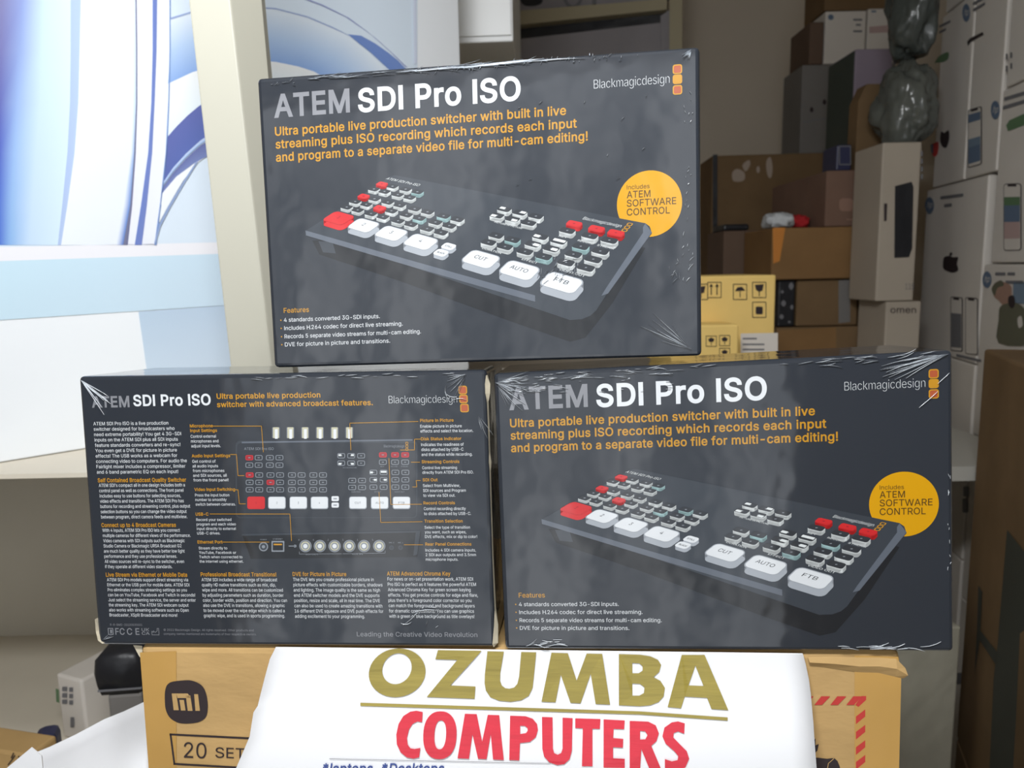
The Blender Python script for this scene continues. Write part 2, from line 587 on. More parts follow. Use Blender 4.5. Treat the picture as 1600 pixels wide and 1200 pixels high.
# lettering on the back of the left box: (style, lines, x, y, line pitch, cap height, width)
BACK_TEXT = [
    ('h', ['Self Contained Broadcast Quality Switcher'], 30.7, 404.0, 0.0, 9.4, 224.0),
    ('h', ['Connect up to 4 Broadcast Cameras'], 32.0, 294.4, 0.0, 9.4, 189.6),
    ('h', ['Live Stream via Ethernet or Mobile Data'], 34.1, 171.9, 0.0, 9.5, 207.6),
    ('h', ['Professional Broadcast Transitions!'], 276.1, 172.8, 0.0, 9.4, 190.3),
    ('h', ['DVE for Picture in Picture'], 507.2, 173.7, 0.0, 9.4, 133.4),
    ('h', ['ATEM Advanced Chroma Key'], 740.7, 175.1, 0.0, 9.4, 155.2),
    ('b', ['ATEM SDI Pro ISO is a live production', 'switcher designed for broadcasters who', 'need extreme portability! You get 4 3G-SDI', 'inputs on the ATEM SDI plus all SDI inputs', 'feature standards converters and re-sync!', 'You even get a DVE for picture in picture', 'effects! The USB works as a webcam for', 'connecting video to computers. For audio the', 'Fairlight mixer includes a compressor, limiter', 'and 6 band parametric EQ on each input!'], 30.1, 541.9, 13.0, 8.1, 229.4),
    ('b', ["ATEM SDI's compact all in one design includes both a", 'control panel as well as connections. The front panel', 'includes easy to use buttons for selecting sources,', 'video effects and transitions. The ATEM SDI Pro has', 'buttons for recording and streaming control, plus output', 'selection buttons so you can change the video output', 'between program, direct camera feeds and multiview.'], 32.7, 392.4, 12.85, 8.0, 227.9),
    ('b', ['With 4 inputs, ATEM SDI Pro ISO lets you connect', 'multiple cameras for different views of the performance.', 'Video cameras with SDI outputs such as Blackmagic', 'Studio Camera or Blackmagic URSA Broadcast G2', 'are much better quality as they have better low light', 'performance and they use professional lenses.', 'All video sources will re-sync to the switcher, even', 'if they operate at different video standards.'], 33.6, 282.3, 12.79, 7.9, 223.3),
    ('b', ['ATEM SDI Pro models support direct streaming via', 'Ethernet or the USB port for mobile data. ATEM SDI', 'Pro eliminates complex streaming settings so you', 'can be on YouTube, Facebook and Twitch in seconds!', 'Just select the streaming service, the server and enter', 'the streaming key. The ATEM SDI webcam output', 'also works with streaming software such as Open', 'Broadcaster, XSplit Broadcaster and more!'], 36.0, 160.3, 12.54, 7.8, 223.7),
    ('b', ['ATEM SDI includes a wide range of broadcast', 'quality HD native transitions such as mix, dip,', 'wipe and more. All transitions can be customized', 'by adjusting parameters such as duration, border', 'color, border width, position and direction. You can', 'also use the DVE in transitions, allowing a graphic', 'to be moved over the wipe edge which is called a', 'graphic wipe, and is used in sports programming.'], 277.6, 160.6, 12.67, 7.9, 211.9),
    ('b', ['The DVE lets you create professional picture in', 'picture effects with customizable borders, shadows', 'and lighting. The image quality is the same as high', 'end ATEM switcher models and the DVE supports', 'position, resize and scale, all in real time. The DVE', 'can also be used to create amazing transitions with', '16 different DVE squeeze and DVE push effects for', 'adding excitement to your programming.'], 507.6, 161.3, 12.87, 8.0, 221.0),
    ('b', ['For news or on-set presentation work, ATEM SDI', 'Pro ISO is perfect as it features the powerful ATEM', 'Advanced Chroma Key for green screen keying', 'effects. You get precise controls for edge and flare,', "plus there's a foreground color corrector so you", 'can match the foreground and background layers', 'for dramatic compositions. You can use graphics', 'with a green or blue background as title overlays!'], 741.5, 162.7, 12.93, 8.0, 219.1),
    ('ch', ['Microphone'], 272.6, 534.4, 0.0, 7.0, 57.4),
    ('ch', ['Input Settings'], 272.7, 523.2, 0.0, 7.0, 67.0),
    ('cb', ['Control external', 'microphones and', 'adjust input levels.'], 273.0, 509.4, 11.5, 6.9, 73.5),
    ('ch', ['Audio Input Settings'], 272.4, 462.5, 0.0, 7.1, 96.1),
    ('cb', ['Get control of', 'all audio inputs', 'from microphones', 'and SDI sources, all', 'from the front panel!'], 272.9, 449.4, 11.32, 6.8, 87.8),
    ('ch', ['Video Input Switching'], 273.8, 381.3, 0.0, 7.1, 101.9),
    ('cb', ['Press the input button', 'number to smoothly', 'switch between cameras.'], 274.6, 367.8, 11.1, 6.7, 100.2),
    ('ch', ['USB-C'], 273.1, 321.4, 0.0, 7.2, 32.2),
    ('cb', ['Record your switched', 'program and each video', 'input directly to external', 'USB-C drives.'], 273.8, 308.2, 10.97, 6.6, 98.6),
    ('ch', ['Ethernet Port'], 273.4, 253.4, 0.0, 7.2, 62.9),
    ('cb', ['Stream directly to', 'YouTube, Facebook or', 'Twitch when connected to', 'the internet using ethernet.'], 275.4, 238.8, 10.83, 6.5, 110.5),
    ('ch', ['Picture In Picture'], 837.3, 540.9, 0.0, 6.9, 80.5),
    ('cb', ['Enable picture in picture', 'effects and select the location.'], 837.2, 527.4, 11.3, 6.8, 126.4),
    ('ch', ['Disk Status Indicator'], 837.7, 497.7, 0.0, 6.9, 96.8),
    ('cb', ['Indicates the readiness of', 'disks attached by USB-C', 'and the status while recording.'], 837.5, 484.1, 11.65, 7.0, 122.2),
    ('ch', ['Streaming Controls'], 837.0, 443.7, 0.0, 7.0, 90.9),
    ('cb', ['Control live streaming', 'directly from ATEM SDI Pro ISO.'], 837.7, 429.6, 11.1, 6.7, 123.2),
    ('ch', ['SDI Out'], 837.6, 400.8, 0.0, 6.9, 36.2),
    ('cb', ['Select from Multiview,', 'SDI sources and Program', 'to view via SDI out.'], 837.6, 387.1, 11.65, 7.0, 103.1),
    ('ch', ['Record Controls'], 837.2, 345.9, 0.0, 7.0, 76.2),
    ('cb', ['Control recording directly', 'to disks attached by USB-C.'], 837.7, 332.1, 11.7, 7.0, 113.5),
    ('ch', ['Transition Selection'], 837.7, 302.4, 0.0, 7.1, 92.6),
    ('cb', ['Select the type of transition', 'you want, such as wipes,', 'DVE effects, mix or dip to color!'], 837.6, 287.7, 11.2, 6.7, 126.4),
    ('ch', ['Rear Panel Connections'], 837.6, 247.3, 0.0, 7.1, 111.8),
    ('cb', ['Includes 4 SDI camera inputs,', '2 SDI aux outputs and 3.5mm', 'microphone inputs.'], 837.4, 233.0, 11.1, 6.7, 122.3),
    ('sl', ['Leading the Creative Video Revolution'], 659.4, 26.2, 0.0, 11.1, 296.4),
    ('g', ['R-R-BMD-20220530001'], 35.7, 49.3, 0.0, 5.1, 83.0),
    ('g', ['© 2022 Blackmagic Design. All rights reserved. Other products and'], 172.6, 37.0, 0.0, 5.3, 229.0),
    ('g', ['company names mentioned are trademarks of their respective owners.'], 172.0, 27.2, 0.0, 5.3, 236.1),
    ('t0', ['ATEM'], 29.9, 585.5, 0.0, 25.2, 95.1),
    ('t1', ['SDI Pro ISO'], 134.8, 587.7, 0.0, 25.2, 193.7),
    ('tag', ['Ultra portable live production'], 343.7, 601.8, 0.0, 12.2, 255.1),
    ('tag', ['switcher with advanced broadcast features.'], 343.4, 582.0, 0.0, 12.2, 381.9),
    ('br', ['Blackmagicdesign'], 764.0, 585.3, 0.0, 18.0, 164.0),
]
BACK_LINES = [[(331.8, 537.0), (450.8, 535.7), (451.9, 474.0)], [(370.1, 468.6), (384.9, 468.4), (385.6, 417.7), (400.9, 417.6)], [(375.7, 383.8), (383.5, 383.7), (384.8, 349.7), (400.0, 349.6)], [(309.9, 325.5), (509.0, 324.6), (509.6, 260.0)], [(337.2, 256.9), (453.0, 256.7)], [(832.5, 542.3), (667.5, 540.2), (666.9, 476.9)], [(837.8, 500.7), (822.4, 500.8), (821.3, 475.5), (787.3, 475.5)], [(832.4, 446.3), (812.3, 446.5)], [(832.2, 403.1), (822.1, 403.1), (823.1, 387.8), (812.9, 387.8)], [(832.9, 346.5), (758.2, 346.3), (758.5, 456.0)], [(832.7, 304.9), (731.8, 303.4), (730.6, 375.5)], [(831.9, 249.6), (786.7, 249.7)]]
BACK_SQUARES = [(942.4, 614.2), (943.3, 593.5), (944.9, 572.3)]

# ------------------------------------------------------------------ the room


def slab(name, x0, x1, y0, y1, z0, z1, m):
    b = MB()
    b.box(x0, x1, y0, y1, z0, z1, m)
    return tag(b.build(name), None, None, None, 'structure')


slab('floor', -2.3, 2.3, -1.2, 3.7, -0.05, 0.0, FLOORM)
slab('wall_back', -2.3, 2.3, 3.6, 3.7, 0.0, 2.75, WALL)
slab('wall_left', -2.3, -2.2, -1.1, 3.6, 0.0, 2.75, WALL)
slab('wall_right', 2.2, 2.3, -1.1, 3.6, 0.0, 2.75, WALL)
slab('ceiling', -2.3, 2.3, -1.2, 3.7, 2.75, 2.85, CEIL)
# unseen wall added behind the camera to block daylight, its opening shaping fill and reflections
b = MB()
b.box(-2.3, -1.25, -1.2, -1.1, 0.0, 2.75, WALL)
b.box(0.45, 2.3, -1.2, -1.1, 0.0, 2.75, WALL)
b.box(-1.25, 0.45, -1.2, -1.1, 2.15, 2.75, WALL)
tag(b.build('added_front_wall'), None, None, None, 'structure')

# ------------------------------------------------------------------ the bench and the taped carton
STACK_T = np.array([0.0, 0.57, 1.06])
STACK = ry(-0.0158) @ rx(-0.0658)
BASE_Z = 0.0049
BENCH_Z = 0.60

bench = thing('work_bench', m4(np.eye(3), (0, 0.9, 0)), 'pale grey bench standing under the taped carton', 'bench')
b = MB()
b.box(-0.62, 0.56, -0.42, -0.02, BENCH_Z - 0.03, BENCH_Z, BENCH)
b.build('bench_top', bench, bevel=0.003)
for sx in (-.57, 0.5):
    for sy in (-0.38, -0.06):
        b = MB()
        b.box(sx - 0.025, sx + 0.025, sy - 0.025, sy + 0.025, 0.0, BENCH_Z - 0.03, CREAM)
        b.build('leg', bench)

CR = STACK @ rz(-0.100)
CT = STACK @ np.array([0.0, -0.024, BASE_Z - 0.0006]) + STACK_T
tl, tr = on_plane(217, 1012, CT, CR), on_plane(1409, 1030, CT, CR)
bl, br = on_plane(233, 1200, CT, CR), on_plane(1406, 1200, CT, CR)
CX0, CX1 = tl[0], tr[0]
carton = thing('cardboard_carton', m4(CR, CT), 'tan cardboard carton with a rounded dark logo, under the three black boxes', 'carton')
CD, CH = 0.30, CT[2] - BENCH_Z
b = MB()
V = []
for x in (CX0, CX1):
    for y in (0.0, CD):
        V.append((x, y, 0.0))
for x, e in ((CX0, bl[0] - CX0), (CX1, br[0] - CX1)):
    for y in (0.0, CD):
        xx = x + e * 1.2
        # the base is crushed flat on the level bench
        z = (BENCH_Z + 0.0005 - CT[2] - CR[2, 0] * xx - CR[2, 1] * y) / CR[2, 2]
        V.append((xx, y, z))
b.mesh(V, [(0, 1, 3, 2), (4, 6, 7, 5), (0, 2, 6, 4), (1, 5, 7, 3), (0, 4, 5, 1), (2, 3, 7, 6)], CARD)
b.build('carton_body', carton, bevel=0.006, seg=3, smooth=False)


def carton_px(px, py, k=0):
    x, z = on_plane(px, py, CT, CR)
    return (x, -0.0004 - 0.00012 * k, z)


def carton_art():
    return Art(lambda x, y, k: carton_px(x, y, k))


# packing tape folded over both ends and across the top edge
for pts in ([(219, 1019), (276, 1017), (276, 1560), (260, 1560)],):
    a = carton_art()
    a.poly(pts, CARD_TAPE, 0)
    a.build('packing_tape', carton)
a = carton_art()
a.poly([(1335, 1024), (1403, 1026), (1408, 1050), (1396, 1560), (1335, 1560)], CARD_TAPE, 0)
a.build('packing_tape', carton)
b = MB()   # the crumpled tape end that stands up at the right corner
rnd = random.Random(3)
pts = [(1262, 1026), (1300, 1025), (1340, 1027), (1372, 1027), (1400, 1029), (1414, 1043)]
pts2 = [(1264, 1038), (1300, 1044), (1340, 1050), (1372, 1051), (1398, 1057), (1411, 1060)]
mid = [(1263, 1032), (1300, 1034), (1340, 1038), (1372, 1038), (1399, 1042), (1416, 1052)]
for i in range(5):
    A, B, C2 = [carton_px(*q) for q in (pts[i], mid[i], pts2[i])]
    A2, B2, C3 = [carton_px(*q) for q in (pts[i + 1], mid[i + 1], pts2[i + 1])]
    B = (B[0], B[1] - 0.003, B[2])
    B2 = (B2[0], B2[1] - 0.003, B2[2])
    b.face([B, B2, A2, A], CARD)
    b.face([C2, C3, B2, B], CARD)
b.build('buckled_top_edge', carton)

a = carton_art()   # logo
a.poly(smooth_loop([(258, 1095), (259, 1076), (266, 1066), (283, 1063), (300, 1063), (315, 1070), (322, 1082), (325, 1100), (323, 1118),
                    (313, 1127), (296, 1130), (280, 1129), (267, 1122), (260, 1110)], 4), INKBLACK, 1)
for q in ([(269, 1083), (276, 1083), (280, 1109), (272, 1109)], [(276, 1083), (294, 1083), (299, 1090), (278, 1090)],
          [(291, 1086), (298, 1086), (301.5, 1110), (294, 1110)], [(281, 1093), (288, 1093), (290.5, 1109.5), (283.5, 1109.5)],
          [(304, 1084), (310, 1084), (313, 1110), (306, 1110)]):
    a.poly(q, CARD_TAPE if False else CARD, 2)
a.build('printed_logo', carton)
a = carton_art()   # 20 SETS panel
for p0, p1 in (((267, 1147), (430, 1155)), ((267, 1147), (273, 1193)), ((273, 1193), (430, 1202))):
    a.stroke([p0, p1], 3.0, INKBLACK, 1)
a.build('printed_quantity_frame', carton)
fm = lambda x, y: (x, y + (x - 288) * 0.04)
a.text('20', 288, 1183, 24, INKBLACK, 2, width=35, up=-1, fm=fm)
a.text('SETS', 337, 1181, 16, INKBLACK, 2, width=62, up=-1, fm=fm)
a.build('printed_quantity', carton)
a = carton_art()   # red hatched hazard label
for x in (1246, 1272, 1284 + 13, 1310 + 12):
    a.poly([(x, 1101), (x + 11, 1087.5), (x + 25, 1087.5), (x + 12, 1101)], INKRED, 1)
a.poly([(1336, 1101), (1341, 1104), (1353, 1093), (1353, 1087), (1346, 1087)], INKRED, 1)
for y in (1108, 1132, 1156, 1179):
    a.poly([(1337, y + 11), (1351.5, y), (1351.5, y + 11), (1337, y + 23)], INKRED, 1)
a.build('printed_hazard_border', carton)
a.poly(smooth_loop([(1262, 1185), (1292, 1185), (1304, 1184.5), (1311, 1195), (1311, 1215), (1262, 1215)], 2), INKBLACK, 1)
a.stroke([(1292, 1203), (1294, 1192), (1302, 1185)], 1.0, CARD, 2)
a.poly([(1272, 1176), (1268, 1160), (1274, 1153), (1274, 1164), (1279, 1162), (1277, 1172), (1273, 1176)], INKBLACK, 1)
a.build('printed_hazard_symbol', carton)
b = MB()   # torn flap at the top left corner
p = [carton_px(*q) for q in ((204, 1011), (218, 1012), (219, 1035), (213, 1028))]
b.face([(x, y + 0.004, z) for x, y, z in p], WORN)
b.build('torn_flap', carton)

# ------------------------------------------------------------------ the three boxed video switchers
FRONT = [(0, 660), (1000, 660), (0, 0), (1000, 0)]
HDEV = np.array([[0.6532716, -0.8951434, 516.0541711], [-0.3756871, -0.6183727, 772.4251049], [-0.0004073, -0.0005427, 1.0]])
BACK_DEVICE = np.array([[1.5678632, -0.1157232, -123.2340496], [0.0097961, -1.523287, 1533.9745078], [5e-05, -6.33e-05, 1.0]])

# keys of the switcher, in flat plan units: (x, y, look)
KEYS = []
for y in (715, 726.6):
    for i, x in enumerate((390, 404.5, 422, 437)):
        KEYS.append((x, y, 'r' if (i == 0 and y == 715) else ('c' if i == 3 and y == 715 else 'k')))
for j, y in enumerate((742, 753.5, 765)):
    for i, x in enumerate((390.5, 405.4, 423, 438, 456.5, 471.6, 490, 505)):
        KEYS.append((x, y, 'r' if (i, j) in ((0, 0), (2, 1)) else ('c' if (i, j) in ((5, 1), (6, 0)) else 'k')))
for y in (712, 723.5):
    for x in (533.5, 549, 564.5):
        KEYS.append((x, y, 'k'))
for x in (598.5, 617.5, 633.3):
    KEYS += [(x, 710.6, 'r'), (x, 722, 'k')]
for x in (583.7, 599.7, 618, 633.6):
    KEYS += [(x, 738, 'c' if x == 618 else 'k'), (x, 749.5, 'k'), (x, 761, 'c' if x == 599.7 else 'k')]
for x in (550.6, 566):
    KEYS += [(x, 750.6, 'c' if x == 566 else 'k'), (x, 761.5, 'k')]
BIG = [(400.5, '1', 'r'), (433, '2', 'w'), (466.5, '3', 'w'), (499.5, '4', 'w'), (559.5, 'CUT', 'w'), (593.5, 'AUTO', 'w'), (627.5, 'FTB', 'w')]
ROWTEXT = [('PICTURE IN PICTURE', 536, 730.6, 27), ('KEY', 595, 728.7, 7), ('RECORD', 611, 728.7, 13), ('STREAM', 627, 728.7, 13),
           ('DURATION', 549.5, 768.3, 17.5), ('EFFECT', 585.5, 768.3, 13), ('VIDEO OUT', 616.5, 768.3, 20)]


def perspective_switcher(a):
    """The product picture printed on the front of the box."""
    dev = lambda x, y: apply_h(HDEV, x, y)
    a.poly([(116, 290), (131.6, 258), (325.7, 188), (600, 80), (718.8, 36), (753, 44), (815, 118), (889, 235), (700, 300)], INK['body_dark'], 1)
    a.poly([(131, 288), (141, 262), (172, 258), (165, 285)], INK['body'], 2)
    a.poly([(100.2, 313), (299, 418), (308, 424), (320, 426.4), (889.3, 288.5), (899, 281), (903.6, 266), (804.2, 140.9), (778, 103),
            (765, 92), (746, 85), (718.8, 84)], INK['body'], 3)
    a.poly([(100.2, 314), (275, 258), (526.7, 178), (640, 142), (640, 128), (526.3, 163.5), (375.3, 212.2), (101, 302.6)], INK['edge'], 4)
    a.poly([(889.2, 288), (903.6, 268), (804.9, 139), (790.3, 135), (800, 150), (884, 268), (884, 280)], INK['edge'], 4)

    def lift(pts, h):
        return [(x, y + h) for x, y in pts]
    for x, y, k in sorted(KEYS, key=lambda q: q[1]):
        base = [dev(px, py) for px, py in rrect(x, y, 12.0, 7.6, 2.0)]
        sc = 0.72 + 0.36 * (x - 385) / 250
        h = 9.5 * sc
        side = INK['red'] if k == 'r' else INK['cyan'] if k == 'c' else INK['keyside']
        a.poly(lift(base, -h * 0.55), side, 5)
        for p0, p1 in zip(base, base[1:] + base[:1]):
            a.poly([(p0[0], p0[1] - h * .55), (p1[0], p1[1] - h * .55), (p1[0], p1[1] + h * .3), (p0[0], p0[1] + h * .3)], side, 5)
        top = [dev(px, py) for px, py in rrect(x, y, 11.8, 7.4, 1.9)]
        a.poly(lift(top, h * 0.45), INK['red'] if k == 'r' else INK['key'], 7)
        c = dev(x, y)
        a.poly(rrect(c[0], c[1] + h * .45, 5, 1.8, .6, 1), INK['darkred'] if k == 'r' else INK['line'], 8)
    for (x, y, dx, dy) in ((533.5, 712, -2.5, -1.2), (549, 712, 2.5, -1.2), (533.5, 723.5, -2.5, 1.2), (549, 723.5, 2.5, 1.2), (583.7, 738, -3, 0),
                           (599.7, 738, 0, -1), (583.7, 749.5, 3, 0), (599.7, 749.5, 2.5, 0)):
        q = [dev(px, py) for px, py in rrect(x + dx, y + dy, 5.2 if (x, y) != (599.7, 738) else 10, 3.4, .6)]
        a.poly(lift(q, 4), INK['keyside'], 9)
    for x, t, k in BIG:
        sc = 0.75 + 0.35 * (x - 385) / 250
        base = [dev(px, py) for px, py in rrect(x, 785.3, 27.2, 18.5, 5, 4)]
        h = 17 * sc
        side = INK['red'] if k == 'r' else INK['bigside']
        a.poly(lift(base, -h * .45), side, 5)
        for p0, p1 in zip(base, base[1:] + base[:1]):
            a.poly([(p0[0], p0[1] - h * .45), (p1[0], p1[1] - h * .45), (p1[0], p1[1] + h * .4), (p0[0], p0[1] + h * .4)], side, 6)
        top = [dev(px, py) for px, py in rrect(x, 785.3, 25.6, 16.8, 4.4, 4)]
        a.poly(lift(top, h * .4), INK['red'] if k == 'r' else INK['white'], 8)
        w = 3.6 * len(t) if len(t) > 1 else 2.6
        f = lambda px, py, hh=h: (lambda q: (q[0], q[1] + hh * .4))(dev(px, py))
        a.text(t, x - w / 2 - 1, 785.8, 4.2, INK['darkred'] if k == 'r' else INK['key'], 9, width=w, up=-1, fm=f)
    for x, y in ((524, 779.3), (524, 789.3)):
        base = [dev(px, py) for px, py in rrect(x, y, 11.5, 8.4, 2.6)]
        a.poly(lift(base, -5), INK['bigside'], 5)
        a.poly(lift(base, -1), INK['bigside'], 6)
        a.poly(lift(base, 3), INK['white'], 7)
        a.text('STILL' if y < 785 else 'BLACK', x - 3.6, y + 1, 2.0, INK['key'], 9, width=7.2, up=-1, fm=lambda px, py: (lambda q: (q[0], q[1] + 3))(dev(px, py)))
    for t, x, y, w in ROWTEXT:
        a.text(t, x, y + 1.2, 2.3, INK['keyside'], 6, width=w, up=-1, fm=dev, bold=.01)
    a.text('ATEM SDI Pro ISO', 384, 703, 4.2, INK['keyside'], 6, width=44, up=-1, fm=dev)
    a.text('Blackmagicdesign', 600, 699.5, 4.4, INK['keyside'], 6, width=32, up=-1, fm=dev, bold=-.008)
    for y in (692.5, 697.3, 702):
        a.frame(636.5, y, 4.2, 4.2, 1.0, .8, INK['orange'], 6, dev)


def plan_switcher(a):
    """The switcher drawn flat from above, and its rear panel, on the back of the box."""
    dev = lambda x, y: apply_h(BACK_DEVICE, x, y)
    a.poly(rrect(510.5, 749, 284, 121, 7), INK['body'], 1, dev)
    a.poly(rrect(510.5, 750, 280, 116, 6), INK['black'], 2, dev)
    a.poly([(378, 690), (645, 686), (645, 688.5), (378, 692.5)], INK['edge'], 3, dev)
    for x in (431.5, 454, 477, 500, 523, 546):
        a.poly(rrect(x, 676, 12.5, 17, 1.2), INK['dim'], 1, dev)
        a.poly(rrect(x, 676, 9.5, 17, 1.0), INK['cream'], 2, dev)
        a.poly(rrect(x + .5, 678, 4.5, 15, .8), INK['white'], 3, dev)
    for x, y, k in KEYS:
        if k == 'r':
            a.poly(rrect(x, y, 10, 6.4, 1.6), INK['darkred'], 3, dev)
        a.frame(x, y, 12, 8, 2.2, 1.05, INK['red'] if k == 'r' else INK['line'], 4, dev)
        a.poly(rrect(x, y, 3.6, 1.3, .4, 1), INK['line'], 4, dev)
    for (x, y, dx, dy) in ((533.5, 712, -2, -1), (549, 712, 2, -1), (533.5, 723.5, -2, 1), (549, 723.5, 2, 1), (583.7, 738, -3, 0),
                           (599.7, 738, 0, -1), (583.7, 749.5, 3, 0), (599.7, 749.5, 2.5, 0)):
        a.poly(rrect(x + dx, y + dy, 4.6 if (x, y) != (599.7, 738) else 9, 3, .5), INK['keyside'], 5, dev)
    for x, t, k in BIG:
        a.poly(rrect(x, 785.5, 27.5, 19.5, 3.4, 4), INK['red'] if k == 'r' else INK['bigside'], 3, dev)
        a.poly(rrect(x, 785.2, 25.6, 17.4, 3, 4), INK['red'] if k == 'r' else INK['white'], 4, dev)
        w = 3.2 * len(t) if len(t) > 1 else 1.8
        a.text(t, x - w / 2, 787, 3.2, INK['dim'] if k == 'w' else INK['darkred'], 5, width=w, up=-1, fm=dev)
    for y in (779, 789):
        a.poly(rrect(524, y, 11.5, 8, 2), INK['white'], 4, dev)
        a.poly(rrect(524, y, 5.5, 1.2, .4, 1), INK['dim'], 5, dev)
    for t, x, y, w in ROWTEXT:
        a.text(t, x, y + 1, 2.0, INK['line'], 4, width=w * .8, up=-1, fm=dev)
    a.text('ATEM SDI Pro ISO', 382, 703, 4.0, INK['line'], 4, width=46, up=-1, fm=dev)
    a.text('Blackmagicdesign', 600, 699, 4.2, INK['line'], 4, width=32, up=-1, fm=dev, bold=-.008)
    for y in (692.5, 697.3, 702):
        a.frame(636, y, 4.2, 4.2, 1.0, .8, INK['orange'], 4, dev)
    # rear panel
    a.poly([(378, 834), (650, 829), (658, 831), (652, 870), (392, 873)], INK['body_dark'], 1, dev)
    a.poly([(378, 834), (650, 829), (650, 832), (378, 837)], INK['body'], 2, dev)
    a.poly([(650, 829), (657, 829), (652, 866), (646, 868)], INK['body'], 2, dev)
    a.poly(disc(412, 854, 7.2), INK['line'], 2, dev)
    a.poly(disc(412, 854, 5.4), INK['body'], 3, dev)
    a.poly(disc(412, 854, 2.6), INK['line'], 4, dev)
    a.poly(rrect(434.5, 853.5, 20, 17, 1), INK['line'], 2, dev)
    a.poly(rrect(434.5, 853.5, 16, 12.5, 1), INK['body_dark'], 3, dev)
    a.poly(rrect(434.5, 850.5, 13, 2.4, .5), INK['orange'], 4, dev)
    a.text('POWER', 407, 844, 2.0, INK['line'], 3, width=10, up=-1, fm=dev)
    a.text('ETHERNET', 427, 843, 2.0, INK['line'], 3, width=15, up=-1, fm=dev)
    a.stroke([(452, 853), (462, 853)], 1.4, INK['line'], 3, dev)
    a.poly([(460, 850.5), (463.5, 851.5), (463.5, 854.5), (460, 855.5)], INK['line'], 3, dev)
    for i, x in enumerate((477.5, 500, 523, 546, 569, 592.7)):
        a.poly(disc(x, 853, 9.6), INK['line'], 2, dev)
        a.poly(disc(x, 853, 8.2), INK['dim'], 3, dev)
        a.poly(disc(x, 853, 7.2), INK['cream'], 4, dev)
        a.poly(disc(x, 853, 5.2), INK['line'], 5, dev)
        a.poly(disc(x, 853, 3.4), INK['white'], 6, dev)
        a.text('642315'[i] if i < 6 else '', x - 11, 844.5, 2.6, INK['line'], 3, up=-1, fm=dev)
    for q in ([(468, 862), (468, 865.5), (534, 865)], [(536, 865), (602, 864), (602, 860.5)]):
        a.stroke(q, .6, INK['line'], 3, dev)
    a.text('SDI OUT', 478, 867, 2.0, INK['line'], 4, width=20, up=-1, fm=dev)
    a.text('SDI IN', 550, 866.4, 2.0, INK['line'], 4, width=17, up=-1, fm=dev)
    for x, t in ((612, 'MIC 2'), (626, 'MIC 1')):
        a.poly(disc(x, 855.5, 3.6), INK['body'], 2, dev)
        a.poly(disc(x, 855.5, 2.0), INK['black'], 3, dev)
        a.text(t, x - 4, 848.6, 2.0, INK['line'], 3, width=8, up=-1, fm=dev)


